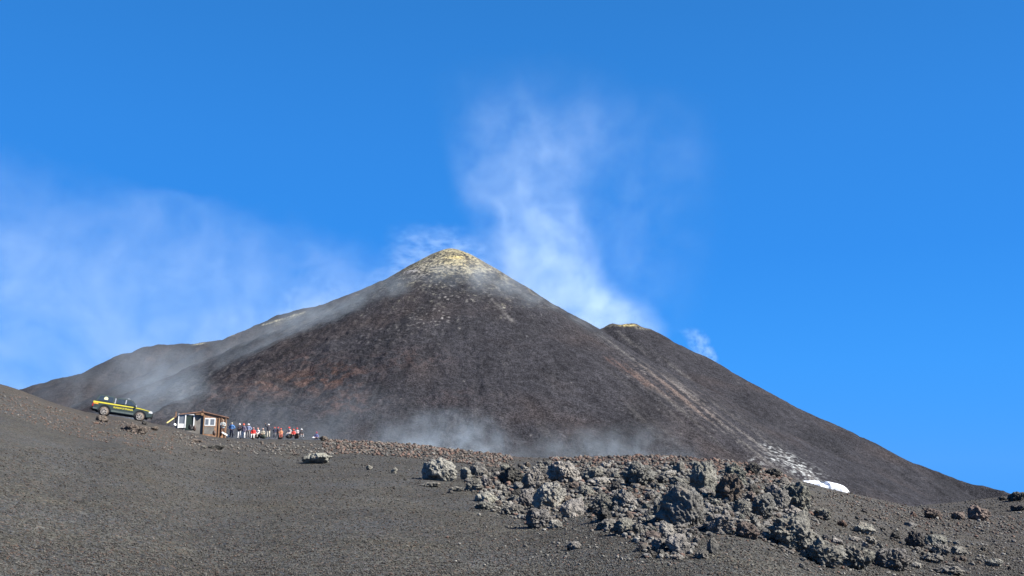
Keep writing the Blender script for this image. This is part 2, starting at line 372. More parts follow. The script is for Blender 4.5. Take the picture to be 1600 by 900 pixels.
# pale talus ribs: two long streaks running down to the snow
for (x0, y0, x1, y1, wdt, a, cc) in ((940, 527, 1060, 607, 13, .5, pale), (965, 520, 1075, 590, 8, .4, pale), (975, 572, 1050, 620, 9, .65, red * 1.3), (1010, 572, 1095, 640, 10, .7, (pale + red) / 1.9), (1060, 607, 1180, 690, 26, .55, (pale * .85 + red * .3)), (1090, 640, 1190, 720, 30, .6, pale * .8), (975, 560, 1060, 640, 14, .35, pale * .7), (985, 640, 1050, 690, 16, .3, pale * .7), (1000, 590, 1180, 720, 40, .42, pale * .55), (1060, 590, 1220, 700, 30, .40, pale * .55), (1120, 660, 1240, 740, 30, .4, pale * .7), (1000, 580, 1110, 650, 22, .45, (red + pale) * .55), (955, 562, 1010, 600, 9, .6, red * 1.3), (1040, 600, 1100, 650, 14, .4, red * 1.2), (1180, 690, 1265, 745, 16, .8, pale),
                                    (740, 440, 800, 500, 7, .55, pale), (765, 440, 800, 470, 6, .45, pale), (720, 432, 745, 462, 5, .5, pale), (790, 440, 812, 462, 4, .5, pale), (810, 452, 850, 480, 4, .35, pale), (250, 625, 350, 588, 5, .4, pale), (300, 597, 430, 543, 7, .35, pale), (440, 540, 560, 478, 7, .2, pale)):
    L = math.hypot(x1 - x0, y1 - y0); n_ = max(2, int(L / (wdt * 1.1))); k = 0
    for i in range(n_ + 1):
        t = i / n_; k = np.maximum(k, blob(x0 + t * (x1 - x0), y0 + t * (y1 - y0), wdt, wdt * .9))
    C = lay(C, k * a * .9 * sstep(-.2, .6, noise2((X * .8 + Z * .6) / 7, (X * .6 - Z * .8) / 90, 143) * .9 + n_s * .5 + n_m * .2), cc)
for px, py, rx, ry in ((1225, 712, 15, 12), (1258, 735, 20, 14), (1240, 728, 20, 12), (1212, 718, 10, 7), (1268, 748, 12, 8), (1200, 700, 10, 8), (1182, 722, 9, 5)):
    C = lay(C, blob(px, py, rx * 1.25, ry * 1.2) * .78 * sstep(-.05, .55, n_s * .8 + .6 * noise2(X / 8, Z / 2.6, 151)), white)
# sulphur round the summit, on the left rims and on the second cone
top = np.exp(-(rad / 78) ** 2)
dd = PEAK.z - Z
cap = 1 / (1 + np.exp(-(1 - rad / 84 + .9 * n_m + .25 * n_l) * 4))
C = lay(C, cap * sstep(-.55, .25, n_s + .4 * n_s2) * .85, sulph2 * 1.08)
C = lay(C, 1 / (1 + np.exp(-(1 - rad / 44 + .8 * n_m) * 4)) * sstep(-.2, .45, n_s + .4 * n_s2) * .8, sulph)
C = lay(C, 1 / (1 + np.exp(-(1 - rad / 150 + .9 * n_m) * 5)) * sstep(.12, .5, n_s + .4 * n_s2) * .55, pale * 1.15 * np.array([1, 1.02, .88]))
for px, py, rx, ry, a, cc in ((714, 402, 15, 4, 1.1, sulph * 1.15), (700, 391, 14, 3, .8, sulph2 * 1.3), (735, 407, 16, 6, .5, sulph2), (655, 417, 10, 4, .8, pale * 1.9), (645, 423, 10, 4, 1.1, pale * 2.2), (660, 432, 20, 7, .6, pale * 1.5), (695, 425, 26, 10, .5, sulph2), (740, 425, 20, 10, .5, sulph2), (705, 412, 34, 13, .7, (sulph + sulph2) * .55), (675, 420, 26, 9, .6, sulph2 * 1.2), (670, 409, 10, 4, .8, pale * 1.9), (660, 414, 24, 5, .9, sulph2 * 1.15), (640, 425, 14, 5, .8, pale * 1.9), (680, 405, 16, 5, .7, sulph2 * 1.1), (690, 418, 30, 8, .5, pale * 1.4), (980, 508, 12, 3, 1.4, sulph * 1.1), (1005, 513, 12, 3, .6, sulph2), (950, 509, 10, 3, .4, sulph2)):
    C = lay(C, blob(px, py, rx, ry) * a * sstep(-.4, .3, n_s + n_m * .4), cc)
for (x0, y0, x1, y1, w_, a) in ((474, 487, 412, 506, 1.7, 1.2), (470, 490, 430, 505, 5, .25), (318, 535, 303, 537, 1.8, 1.0), (365, 522, 358, 524, 1.5, .7)):
    k = 0
    for i in range(14):
        t = i / 13; k = np.maximum(k, blob(x0 + t * (x1 - x0), y0 + t * (y1 - y0) + 1.5, w_ * 1.6, w_))
    C = lay(C, k * a * sstep(-.6, .2, n_s), sulph2 * 1.25)
mount = link('mountain', grid_mesh('mountain', X, Y, Z, np.clip(C, 0.01, .85), M_MOUNT))
tag(mount, kind='structure', label='dark volcanic cone with a sulphur yellow summit')
# low plain all round, to the horizon
px_, py_ = np.meshgrid(np.linspace(-9000, 9000, 60), np.linspace(-3000, 12000, 60), indexing='ij')
pl = link('terrain', grid_mesh('terrain', px_, py_, np.full(px_.shape, -600.0) + 5 * noise2(px_ / 900, py_ / 900, 5), np.tile(slate * 1.2, (60, 60, 1)), M_MOUNT)); tag(pl, kind='structure')
# ------------------------------------------------------------------ lava rocks
def ico(sub):
    bm = bmesh.new(); bmesh.ops.create_icosphere(bm, subdivisions=sub, radius=1)
    v = np.array([x.co[:] for x in bm.verts]); f = np.array([[q.index for q in p.verts] for p in bm.faces]); bm.free()
    return v, f
ICO = {k: ico(k) for k in (1, 2, 3, 4, 5, 6)}
def worley(q, n, rng, span):
    pts = rng.uniform(-span, span, (n, 3)); d = np.full(len(q), 9.0); d2 = d.copy()
    for i in range(0, n, 50):
        for p in pts[i:i + 50]:
            e = np.sqrt(((q - p) ** 2).sum(1)); m = e < d; d2 = np.where(m, d, np.minimum(d2, e)); d = np.where(m, e, d)
    return d, d2
def rock_verts(seed, sub, asp=(1, 1, 1), rough=1.0, ribs=0.0, blocky=0.5):
    """angular clinker: plane-cut body, knobs, pits and fine grit; scaled to a unit box, bottom a bit below 0"""
    rng = np.random.default_rng(seed); d, f = ICO[sub]; r = np.full(len(d), 1.15)
    for _ in range(15):
        n = rng.normal(size=3); n /= np.linalg.norm(n); h = rng.uniform(.55, .92)
        c = d @ n; r = np.minimum(r, np.where(c > .05, h / np.maximum(c, .05), 9))
    r = blocky * r + (1 - blocky) * (0.85 + .25 * noise3(d[:, 0] * 1.6, d[:, 1] * 1.6, d[:, 2] * 1.6, seed))
    asp = np.array(asp, float); q = d * r[:, None] * asp / asp.max()
    if sub >= 4:
        w1, w2 = worley(q, 90, rng, 1.1); knob = np.clip((w2 - w1) / .22, 0, 1)
        r = r * (1 + rough * (.15 * (knob ** .6 - .7)))
        w1, w2 = worley(q, 420, rng, 1.1); knob = np.clip((w2 - w1) / .1, 0, 1)
        r = r * (1 + rough * (.055 * (knob ** .6 - .7)))
    q0 = q
    nn = noise3(q0[:, 0] * 2.6, q0[:, 1] * 2.6, q0[:, 2] * 2.6, seed + 1); n2_ = noise3(q0[:, 0] * 6.5, q0[:, 1] * 6.5, q0[:, 2] * 6.5, seed + 2)
    n3_ = noise3(q0[:, 0] * 15, q0[:, 1] * 15, q0[:, 2] * 15, seed + 3); n4_ = noise3(q0[:, 0] * 30, q0[:, 1] * 30, q0[:, 2] * 30, seed + 4)
    r = r * (1 + rough * (.24 * nn + .15 * n2_ + (.07 * n3_ + .035 * n4_ if sub > 3 else 0)) - rough * .12 * np.clip(np.abs(n2_) * -4 + .6, 0, 1))
    if ribs:
        rb = noise3(q0[:, 0] * 9 + q0[:, 2] * 5, q0[:, 1] * 2, (q0[:, 2] - q0[:, 0] * .6) * 2.2, seed + 9); r = r * (1 + ribs * rb)
    v = d * r[:, None] * asp
    lo, hi = v.min(0), v.max(0); v = (v - lo) / (hi - lo); v[:, :2] -= .5; v[:, 2] = v[:, 2] * 1.22 - .22
    return v, f
def rock_mesh(name, seed, sub=5, **k):
    v, f = rock_verts(seed, sub, **k); me = raw_mesh(name, v, f, None, M_ROCK, True)
    return me
PROTO = [rock_mesh('lava_rock', 300 + i, 5, asp=random.Random(i).choice([(1, 1, .8), (1.2, 1, .7), (1, 1, 1), (1.3, .9, .8)]), rough=.75 + .35 * (i % 3) / 2, blocky=.5 + .4 * (i % 4) / 3) for i in range(14)]
TONE = {'pinkish': (0.15, 0.115, 0.10), 'grey': (0.132, 0.124, 0.110), 'pale': (0.180, 0.170, 0.150), 'dark': (0.062, 0.058, 0.053), 'brown': (0.096, 0.079, 0.066), 'rusty': (0.118, 0.078, 0.062), 'greenish': (0.124, 0.120, 0.104), 'bluish': (0.118, 0.112, 0.103)}
# cx, base row, width, height (pixels of the photograph), tone, depth factor, (seed, rough, ribs, blocky), label
BOULDERS = [
 (686, 752, 57, 35, 'pale', .8, (1, .7, 0, .6), 'lone pale grey lava boulder on open cinders before the big jumble, shadowed on one side'),
 (760, 786, 38, 17, 'pale', .9, (2, .6, 0, .7), 'smooth pale lava boulder sitting on a lumpy one at the open edge of the jumble'),
 (757, 797, 34, 12, 'grey', .8, (3, 1.1, 0, .3), 'lumpy low lava rock just below the smooth pale edge boulder'),
 (802, 805, 40, 17, 'grey', .7, (4, 1.0, 0, .3), 'low arched lava rock with a dark hollow beneath, between two pale boulders'),
 (858, 797, 54, 41, 'pale', .9, (5, .7, 0, .6), 'large pale lichen-tinted boulder with a smooth rounded top at the front of the jumble'),
 (894, 809, 38, 30, 'pale', .7, (6, .4, 0, .95), 'smooth slanting wedge of lava leaning beside the large pale boulder'),
 (842, 826, 46, 30, 'bluish', .7, (7, 1.0, 0, .4), 'lumpy bluish grey lava mass at the foot of the large pale boulder'),
 (868, 826, 22, 13, 'pale', .8, (8, .7, 0, .6), 'small pale lava stone tucked against the lumpy bluish mass'),
 (897, 860, 23, 12, 'pale', .9, (9, .9, 0, .4), 'lone small lumpy lava rock on bare cinders below the jumble'),
 (800, 757, 46, 27, 'dark', .8, (10, 1.2, 0, .4), 'dark jagged clinker block at the back of the jumble near its pale end'),
 (833, 768, 38, 34, 'grey', .8, (11, 1.2, 0, .4), 'craggy grey clinker rock between the dark jagged block and the spiky pale mass'),
 (883, 756, 60, 34, 'pale', .9, (12, 1.1, 0, .5), 'tall pale spiky-topped lava mass at the back of the jumble'),
 (845, 760, 30, 20, 'dark', .8, (13, 1.2, 0, .4), 'small black clinker lump shadowed beside the spiky pale mass'),
 (941, 800, 46, 26, 'grey', .8, (14, 1.1, 0, .4), 'knobbly grey lava rock behind a shadowed gap right of the slanting wedge'),
 (975, 796, 46, 30, 'pale', .8, (15, 1.1, 0, .4), 'knobbly pale lava rock with pitted top left of the huge ribbed slab'),
 (925, 752, 40, 22, 'grey', .8, (16, 1.2, 0, .4), 'rough grey clinker right of the spiky pale mass'),
 (1000, 760, 62, 38, 'bluish', .8, (17, 1.2, 0, .4), 'broad bluish clinker mass with black holes high in the jumble'),
 (1063, 824, 76, 66, 'bluish', .8, (18, .55, .16, .7), 'huge dark grey ribbed lava slab in the middle of the jumble'),
 (1030, 812, 42, 30, 'bluish', .6, (19, .9, .06, .6), 'ribbed shoulder of rock leaning on the huge ribbed slab'),
 (976, 836, 40, 24, 'grey', .8, (20, .9, 0, .5), 'wedge shaped lava rock beside the deep black shadow of the jumble'),
 (1042, 842, 25, 26, 'pale', .9, (21, .7, 0, .6), 'pale upright lava rock below the huge ribbed slab'),
 (1060, 866, 40, 28, 'pale', .9, (22, .6, 0, .6), 'smooth pale boulder lowest below the ribbed slab'),
 (1030, 862, 24, 20, 'grey', .9, (23, 1.0, 0, .5), 'crumbly grey lava rock pressed against the smooth lowest boulder'),
 (1060, 876, 20, 8, 'pale', .9, (24, .8, 0, .5), 'small flat pale stone in front of the smooth lowest boulder'),
 (1115, 867, 20, 24, 'bluish', .9, (25, .9, 0, .5), 'upright grey lava rock alone on cinders below the overhanging block'),
 (1096, 875, 25, 15, 'grey', .9, (26, 1.1, 0, .4), 'crusty low lava rock at the foot of the upright lone one'),
 (1102, 772, 48, 48, 'greenish', .8, (27, .7, 0, .7), 'tall greenish pale boulder standing at the top of the jumble with a black hollow below'),
 (1142, 784, 50, 42, 'brown', .8, (28, 1.0, 0, .6), 'brown dark-sided boulder beside the tall greenish pale one'),
 (1122, 834, 50, 28, 'grey', .8, (29, .8, 0, .6), 'overhanging grey block throwing a black shadow under itself'),
 (1168, 842, 36, 26, 'brown', .8, (30, 1.1, 0, .4), 'crumbly brownish rock between the overhanging block and the great rough boulder'),
 (1238, 861, 84, 58, 'grey', .8, (31, 1.0, .05, .6), 'great rough grey boulder at the lower end of the jumble casting a black shadow'),
 (1246, 802, 50, 46, 'greenish', .8, (32, .9, .05, .6), 'greenish slabby boulder at the high right end of the jumble'),
 (1222, 796, 34, 30, 'bluish', .8, (33, .9, 0, .6), 'bluish rounded boulder wedged before the greenish slabby one'),
 (1240, 810, 32, 18, 'pale', .8, (34, .9, 0, .5), 'pale low boulder under the greenish slabby one'),
 (1148, 757, 36, 32, 'greenish', .8, (35, .9, 0, .6), 'pointed greenish rock behind the brown dark-sided boulder'),
 (1178, 742, 26, 20, 'dark', .8, (36, 1.2, 0, .4), 'black jagged clinker on the skyline of the jumble'),
 (1210, 747, 28, 14, 'dark', .8, (37, 1.2, 0, .4), 'low black clinker ridge just right of the black jagged one'),
 (1284, 812, 28, 17, 'greenish', .9, (38, .9, 0, .5), 'small greenish rock on cinders just off the slabby boulder'),
 (1192, 812, 42, 38, 'bluish', .8, (39, 1.0, 0, .5), 'bluish grey craggy boulder above the great rough boulder'),
 (1160, 806, 30, 26, 'grey', .8, (40, 1.0, 0, .5), 'grey craggy rock between the ribbed slab and the bluish craggy boulder'),
 (1288, 886, 66, 42, 'grey', .8, (41, 1.15, 0, .4), 'dark-hollowed lumpy rock first of the low row after the great boulder'),
 (1340, 893, 62, 36, 'grey', .8, (42, 1.15, 0, .4), 'wide clinkery rock in the middle of the low row near the picture bottom'),
 (1398, 893, 58, 32, 'bluish', .8, (43, 1.0, 0, .4), 'flat-topped grey rock last of the low row near the picture bottom'),
 (1349, 835, 32, 17, 'pale', .8, (44, .7, 0, .7), 'pale rounded rock with one black side on the open right slope'),
 (1361, 851, 18, 13, 'grey', .9, (45, 1.0, 0, .5), 'small grey rock just below the pale rounded one with a black side'),
 (1336, 848, 18, 8, 'pale', .9, (46, .9, 0, .5), 'little pale flat rock near the pale rounded one'),
 (1400, 843, 15, 12, 'dark', .9, (47, 1.0, 0, .6), 'small dark pointed rock alone between two groups on the right slope'),
 (1430, 857, 32, 26, 'dark', .8, (48, 1.1, 0, .5), 'dark twin-peaked rock in the group on the right slope'),
 (1462, 854, 38, 18, 'pale', .8, (49, .7, 0, .6), 'pale slanting rock next to the dark twin-peaked one'),
 (1468, 869, 36, 18, 'grey', .8, (50, 1.0, 0, .5), 'dark-bottomed grey rock below the pale slanting one'),
 (1500, 868, 24, 14, 'pale', .9, (51, .9, 0, .5), 'pale stone ending the group on the right slope'),
 (1456, 880, 34, 14, 'grey', .9, (52, 1.1, 0, .4), 'low lumpy rock under the group on the right slope'),
 (1458, 811, 28, 16, 'brown', .8, (53, 1.0, 0, .5), 'reddish brown rock on the right crest with dark hollows'),
 (1498, 813, 22, 13, 'brown', .9, (54, 1.0, 0, .5), 'dark brown rock between the rusty one and the tall pinkish one'),
 (1533, 814, 38, 23, 'pinkish', .8, (55, .8, 0, .7), 'tall pinkish pale rock pointed at the top on the right crest'),
 (1428, 808, 11, 8, 'rusty', .9, (56, .8, 0, .5), 'small orange stone beside the rusty brown rock'),
 (1352, 801, 12, 7, 'dark', .9, (57, .8, 0, .5), 'small dark red stone on the upper right slope'),
 (1316, 823, 16, 9, 'rusty', .9, (58, 1.0, 0, .5), 'rust red crumbly stone right of the greenish slabby boulder'),
 (1425, 824, 20, 8, 'bluish', .9, (59, .5, 0, .8), 'flat bluish slab lying on the right slope below the small orange stone'),
 (1552, 886, 26, 12, 'pale', .9, (60, .9, 0, .5), 'pale rubble rock at the lower right corner of the slope'),
 (1478, 898, 44, 12, 'grey', .9, (61, .9, 0, .5), 'grey rock cut by the picture bottom near the right corner'),
 (1590, 783, 30, 14, 'dark', .9, (62, 1.2, 0, .5), 'black jagged rock on the far right hill'),
 (1593, 799, 26, 10, 'dark', .9, (63, 1.2, 0, .5), 'lower black rock on the far right hill by the frame edge'),
 (1567, 782, 14, 6, 'dark', .9, (64, 1.2, 0, .5), 'small black rock beside the jagged one on the far right hill'),
 (496, 725, 46, 17, 'pale', .8, (65, .7, 0, .7), 'lone pale wedge shaped boulder below the tour group'),
 (478, 723, 12, 11, 'dark', .9, (66, 1.1, 0, .5), 'dark knob of lava against the pale wedge shaped boulder'),
 (577, 735, 11, 8, 'grey', .9, (67, .9, 0, .5), 'small dark grey stone on open cinders above the lone pale boulder'),
 (616, 740, 12, 9, 'pale', .9, (68, .7, 0, .7), 'small pale pointed stone alone on open cinders'),
 (671, 761, 36, 7, 'grey', .9, (69, .9, 0, .5), 'flat dark rock slab under the lone pale grey boulder'),
 (712, 768, 26, 8, 'grey', .9, (70, .9, 0, .5), 'low flat stone between the lone boulder and the jumble'),
 (703, 771, 10, 5, 'dark', .9, (71, .9, 0, .5), 'tiny dark stone by the low flat one'),
 (741, 768, 30, 20, 'grey', .8, (72, 1.1, 0, .4), 'small grey clinker at the very start of the jumble'),
 (204, 675, 30, 13, 'brown', .8, (73, 1.2, 0, .4), 'dark hollow brown lava clump below the pickup'),
 (219, 678, 26, 13, 'brown', .8, (74, 1.2, 0, .4), 'cragged brown lava clump joined to the hollow one below the pickup'),
 (226, 664, 9, 7, 'dark', .9, (75, 1.2, 0, .5), 'small black pointed lava rock near the pickup front wheel'),
 (241, 673, 14, 7, 'brown', .9, (76, 1.0, 0, .5), 'small brown rock right of the cragged clump below the pickup'),
 (159, 659, 22, 11, 'brown', .8, (77, .9, .05, .6), 'slanted pinkish brown rock under the pickup rear wheel side'),
 (506, 689, 16, 8, 'brown', .9, (78, .9, 0, .6), 'dark brown boulder on the crest just past the last tourist'),
 (672, 698, 18, 10, 'brown', .9, (79, .8, 0, .6), 'brownish boulder on the crest before the rising steam'),
 (729, 702, 22, 12, 'pale', .9, (80, .7, 0, .6), 'pale veiled boulder on the crest in the steam'),
 (336, 702, 30, 8, 'dark', .9, (81, 1.3, 0, .4), 'flat black clinker heap on the slope below the hut'),
 (303, 691, 26, 6, 'brown', .9, (82, 1.0, 0, .4), 'flat brown rock patch just under the hut'),
 (318, 701, 9, 5, 'grey', .9, (83, .9, 0, .5), 'small grey stone beside the flat black clinker heap'),
 (300, 878, 6, 4, 'dark', .9, (84, .9, 0, .5), 'tiny black stone alone on the bare lower left cinders'),
 (1026, 713, 8, 9, 'dark', .9, (85, 1.0, 0, .5), 'small dark knob on the reddish skyline of the jumble'),
 (150, 663, 8, 4, 'rusty', .9, (86, .9, 0, .5), 'tiny rusty stone by the slanted rock under the pickup'),
]
placed = []
rock_names = []
def put_rock(me, cx, by, wpx, hpx, tone, dep, rot, jit=1.0):
    p = at(cx, by); wm = wpx * p.y / F; hm = hpx * p.y / F; dm = wm * dep
    yc = p.y + dm * .42; x = p.x * yc / p.y; z = float(ground_z(x, yc))
    base = min(p.z, z)
    o = link('lava_rock', me); o.location = (x, yc, base - .04 * hm); o.rotation_euler = (0, 0, rot)
    o.scale = (wm, dm, max(.02, hm * 1.06 + 0 * (z - p.z)))
    c = TONE[tone]; j = random.uniform(.88, 1.12); o.color = (c[0] * j, c[1] * j * random.uniform(.97, 1.03), c[2] * j, 1)
    placed.append((cx, by - hpx / 2, wpx, hpx)); return o
random.seed(5)
for i, (cx, by, wp_, hp_, tone, dep, (sd, ro, rb, bl), lab) in enumerate(BOULDERS):
    big = wp_ > 24
    me = rock_mesh('lava_rock', 1000 + sd, 6 if big else 5, asp=(wp_, wp_ * dep, hp_ * 1.25), rough=ro, ribs=rb, blocky=bl) if wp_ > 18 else PROTO[i % len(PROTO)]
    o = put_rock(me, cx, by, wp_, hp_, tone, dep, {1063: .62, 1238: .45, 1142: .7, 1246: .6, 1192: .5, 842: .4, 1102: .3}.get(cx, 0) if wp_ > 18 else random.uniform(0, 6))
    tag(o, lab, 'rock', 'lava boulders and rocks on the cinder slope')
HEROES = [(b[0], b[1] - b[3] / 2, b) for b in BOULDERS]
SHORT = {686: 'the lone pale boulder', 858: 'the large pale lichen-tinted boulder', 883: 'the spiky pale mass', 1063: 'the huge ribbed slab', 1102: 'the tall greenish boulder', 1238: 'the great rough boulder',
         1246: 'the greenish slabby boulder', 1122: 'the overhanging block', 1000: 'the broad bluish clinker', 1192: 'the bluish craggy boulder', 1142: 'the brown dark-sided boulder', 800: 'the dark jagged block',
         975: 'the knobbly pale rock', 894: 'the slanting wedge', 1349: 'the pale rounded right slope rock', 1430: 'the twin-peaked rock', 1533: 'the tall pinkish rock', 1288: 'the first low-row rock', 1398: 'the last low-row rock', 1060: 'the smooth lowest boulder', 1178: 'the black skyline clinker',
         204: 'the hollow clump below the pickup', 496: 'the pale wedge boulder', 729: 'the veiled crest boulder', 1340: 'the middle low-row rock', 1456: 'the low lumpy right slope rock'}
used = set()
def auto_label(cx, cy, wpx, hpx, tone):
    size = 'tiny' if wpx < 8 else 'small' if wpx < 14 else 'fair-sized' if wpx < 21 else 'large'
    shp = 'flat' if hpx < .45 * wpx else 'upright' if hpx > .85 * wpx else 'blocky'
    cand = sorted(((math.hypot(h[0] - cx, h[1] - cy), h) for h in HEROES if h[0] in SHORT), key=lambda t: t[0])[:9]
    for d, h in cand:
        ang = math.degrees(math.atan2(cy - h[1], cx - h[0])) % 360
        dr = ['right of', 'below right of', 'below', 'below left of', 'left of', 'above left of', 'above', 'above right of'][int((ang + 22.5) // 45) % 8]
        for dist in (('just ' if d < 38 else '' if d < 75 else 'well '),):
            lab = f'{size} {shp} {tone} lava rock {dist}{dr} {SHORT[h[0]]}'
            if lab not in used: used.add(lab); return lab
    return None
def in_poly(x, y, pg):
    r = False; j = len(pg) - 1
    for i in range(len(pg)):
        xi, yi = pg[i]; xj, yj = pg[j]
        if (yi > y) != (yj > y) and x < (xj - xi) * (y - yi) / (yj - yi) + xi: r = not r
        j = i
    return r
PILE = [(728, 748), (780, 730), (870, 722), (950, 722), (1050, 720), (1140, 726), (1220, 745), (1262, 762), (1282, 800), (1276, 850), (1236, 868), (1180, 835), (1120, 838), (1098, 836), (1075, 870), (1010, 872), (985, 842), (935, 828), (905, 800), (850, 828), (820, 812), (790, 805), (745, 790), (770, 778), (730, 766)]
ROW = [(1250, 850), (1300, 842), (1340, 850), (1420, 862), (1440, 895), (1250, 895)]
GRP = [(1410, 835), (1450, 832), (1520, 862), (1560, 884), (1500, 890), (1440, 880)]
rng = random.Random(77)
n_med = 0
for pg, n, smin, smax_, tn in ((PILE, 135, 10, 36, ('grey', 'grey', 'pale', 'bluish', 'brown', 'greenish', 'dark')), (ROW, 14, 9, 20, ('grey', 'pale', 'bluish')), (GRP, 14, 7, 16, ('grey', 'pale', 'brown'))):
    xs_, ys_ = [p[0] for p in pg], [p[1] for p in pg]; k = 0; tries = 0
    while k < n and tries < 9000:
        tries += 1; x, y = rng.uniform(min(xs_), max(xs_)), rng.uniform(min(ys_), max(ys_))
        if not in_poly(x, y, pg): continue
        if pg is PILE and x > 1120 and y < 770 and rng.random() < .75: continue
        wpx = smin + (smax_ - smin) * rng.random() ** 1.8 * (1.0 if y > 750 else .75); hpx = wpx * rng.uniform(.35, .85)
        if pg is PILE and y - hpx < 719: continue
        if any(abs(x - a) < (b_ * .42 + wpx * .22) * (1 - tries / 14000) and abs(y - hpx / 2 - c) < (d_ * .38 + hpx * .2) * (1 - tries / 14000) for a, c, b_, d_ in placed): continue
        tone = rng.choice(tn)
        lab = auto_label(x, y - hpx / 2, wpx, hpx, tone)
        if not lab: continue
        o = put_rock(PROTO[rng.randrange(len(PROTO))], x, y, wpx, hpx, tone, .85, rng.uniform(0, 6.28)); tag(o, lab, 'rock', 'lava boulders and rocks on the cinder slope'); k += 1; n_med += 1
# small rocks strewn on the open slopes
for pg, n, smin, smax_, tn in (([(1285, 800), (1420, 812), (1590, 830), (1590, 895), (1300, 842)], 16, 4, 9, ('grey', 'pale', 'dark', 'brown')),
                               ([(560, 700), (730, 710), (730, 790), (640, 790), (560, 740)], 5, 3, 7, ('grey', 'dark'))):
    xs_, ys_ = [p[0] for p in pg], [p[1] for p in pg]; k = 0; tries = 0
    while k < n and tries < 3000:
        tries += 1; x, y = rng.uniform(min(xs_), max(xs_)), rng.uniform(min(ys_), max(ys_))
        if not in_poly(x, y, pg) or any(abs(x - a) < b_ * .6 + 5 and abs(y - c) < d_ * .6 + 4 for a, c, b_, d_ in placed): continue
        wpx = rng.uniform(smin, smax_); hpx = wpx * rng.uniform(.4, .8); tone = rng.choice(tn); lab = auto_label(x, y, wpx, hpx, tone)
        if not lab: continue
        o = put_rock(PROTO[rng.randrange(len(PROTO))], x, y, wpx, hpx, tone, .85, rng.uniform(0, 6.28)); tag(o, lab, 'rock', 'lava boulders and rocks on the cinder slope'); k += 1

# ------------------------------------------------------------------ uncountable rubble and gravel
def scatter(name, px, py, size_px, tone, sub, seed, label, squash=.6, flat=True):
    r = np.random.default_rng(seed); x, D, z = atv(px, py); n = len(x)
    ok = (D < 235) & (D > 4.5); x, D, z, size_px, tone = x[ok], D[ok], z[ok], size_px[ok], tone[ok]; n = len(x)
    vars_ = [rock_verts(seed * 50 + i, sub, rough=.8, blocky=.6)[0] for i in range(8)]; f = ICO[sub][1]; nv = len(vars_[0])
    kk = r.integers(0, 8, n); a = r.uniform(0, 6.28, n); s_ = size_px * D / F
    base = np.stack(vars_)[kk]                                        # n, nv, 3
    sc_ = np.stack([s_ * r.uniform(.8, 1.25, n), s_ * r.uniform(.7, 1.2, n), s_ * squash * r.uniform(.6, 1.3, n)], 1)[:, None, :]
    v = base * sc_; ca, sa = np.cos(a)[:, None], np.sin(a)[:, None]
    vx = v[..., 0] * ca - v[..., 1] * sa; vy = v[..., 0] * sa + v[..., 1] * ca
    v = np.stack([vx + x[:, None], vy + D[:, None], v[..., 2] + z[:, None]], -1).reshape(-1, 3)
    ff = (f[None] + (np.arange(n) * nv)[:, None, None]).reshape(-1, 3)
    me = raw_mesh(name, v, ff, np.repeat(tone, nv, 0), M_RUB, not flat)
    return tag(link(name, me), label, None, None, 'stuff')
r = np.random.default_rng(8)
def tones(n, ws, seed):
    rr_ = np.random.default_rng(seed); ks = list(ws); idx = rr_.choice(len(ks), n, p=np.array([ws[k] for k in ks]) / sum(ws.values()))
    return np.array([TONE[k] for k in ks])[idx] * rr_.uniform(.7, 1.2, (n, 1))
# jumble filler
px, py = r.uniform(715, 1300, 9000), r.uniform(715, 880, 9000); m = np.array([in_poly(a, b - 2, PILE) for a, b in zip(px, py)]); px, py = px[m], py[m]
sz = 2.5 + 8 * r.random(len(px)) ** 2.5
scatter('rubble', px, py, sz, tones(len(px), {'grey': 5, 'pale': 2, 'brown': 2, 'dark': 2, 'rusty': .7, 'bluish': 2}, 1), 3, 2, 'broken clinker filling the gaps between the lava boulders')
# fringe of the jumble and of the right slope
px = np.concatenate([r.normal(1000, 150, 900), r.uniform(1250, 1600, 1100), r.uniform(1250, 1580, 500)]); py = np.concatenate([r.uniform(800, 885, 900) - 0, r.uniform(800, 900, 1100), r.normal(868, 18, 500)])
scatter('small_stones', px, py, 1.5 + 4.5 * r.random(len(px)) ** 3, tones(len(px), {'grey': 4, 'pale': 3, 'dark': 2, 'brown': 2, 'rusty': 1}, 2), 2, 3, 'small stones strewn round the lava boulders')
# reddish rubble along the crests
def crest_band(x0, x1, n, d0, d1, s0, s1, ws, seed, name, label, pw=1.5):
    rr_ = np.random.default_rng(seed); px = rr_.uniform(x0, x1, n); u, _ = uv(px, np.full(n, 700.0)); vc = smooth_interp(u, _cu, _cv, .016)
    # crest row at that column
    py = 450 + F * np.tan(ALPHA - np.arctan(vc)); py = py + d0 + (d1 - d0) * rr_.random(n) ** pw
    cl = noise2(px / 26, py / 8, seed) + .6 * noise2(px / 9, py / 4, seed + 1); ok = cl > rr_.uniform(-.9, .35, n); px, py = px[ok], py[ok]
    scatter(name, px, py, s0 + (s1 - s0) * rr_.random(len(px)) ** 3, tones(len(px), ws, seed), 2, seed, label)
crest_band(505, 800, 5200, 0, 21, 1.3, 6, {'brown': 5, 'rusty': 3, 'grey': 2, 'dark': 2}, 21, 'crest_rubble', 'brown and reddish rubble along the crest by the tour group')
crest_band(860, 1235, 5200, 0, 22, 1.5, 7, {'rusty': 5, 'brown': 4, 'dark': 2, 'grey': 1.5}, 23, 'crest_rubble', 'rust red rubble along the top of the lava jumble')
crest_band(0, 270, 3600, 6, 42, 1.0, 3.6, {'brown': 5, 'rusty': 1.5, 'grey': 1}, 25, 'slope_stones', 'small brown stones on the hillside around the pickup', 1)
crest_band(270, 520, 1600, 4, 24, 1.0, 4.5, {'brown': 4, 'grey': 4, 'dark': 1}, 27, 'slope_stones', 'small stones on the slope below hut and tour group', 1)
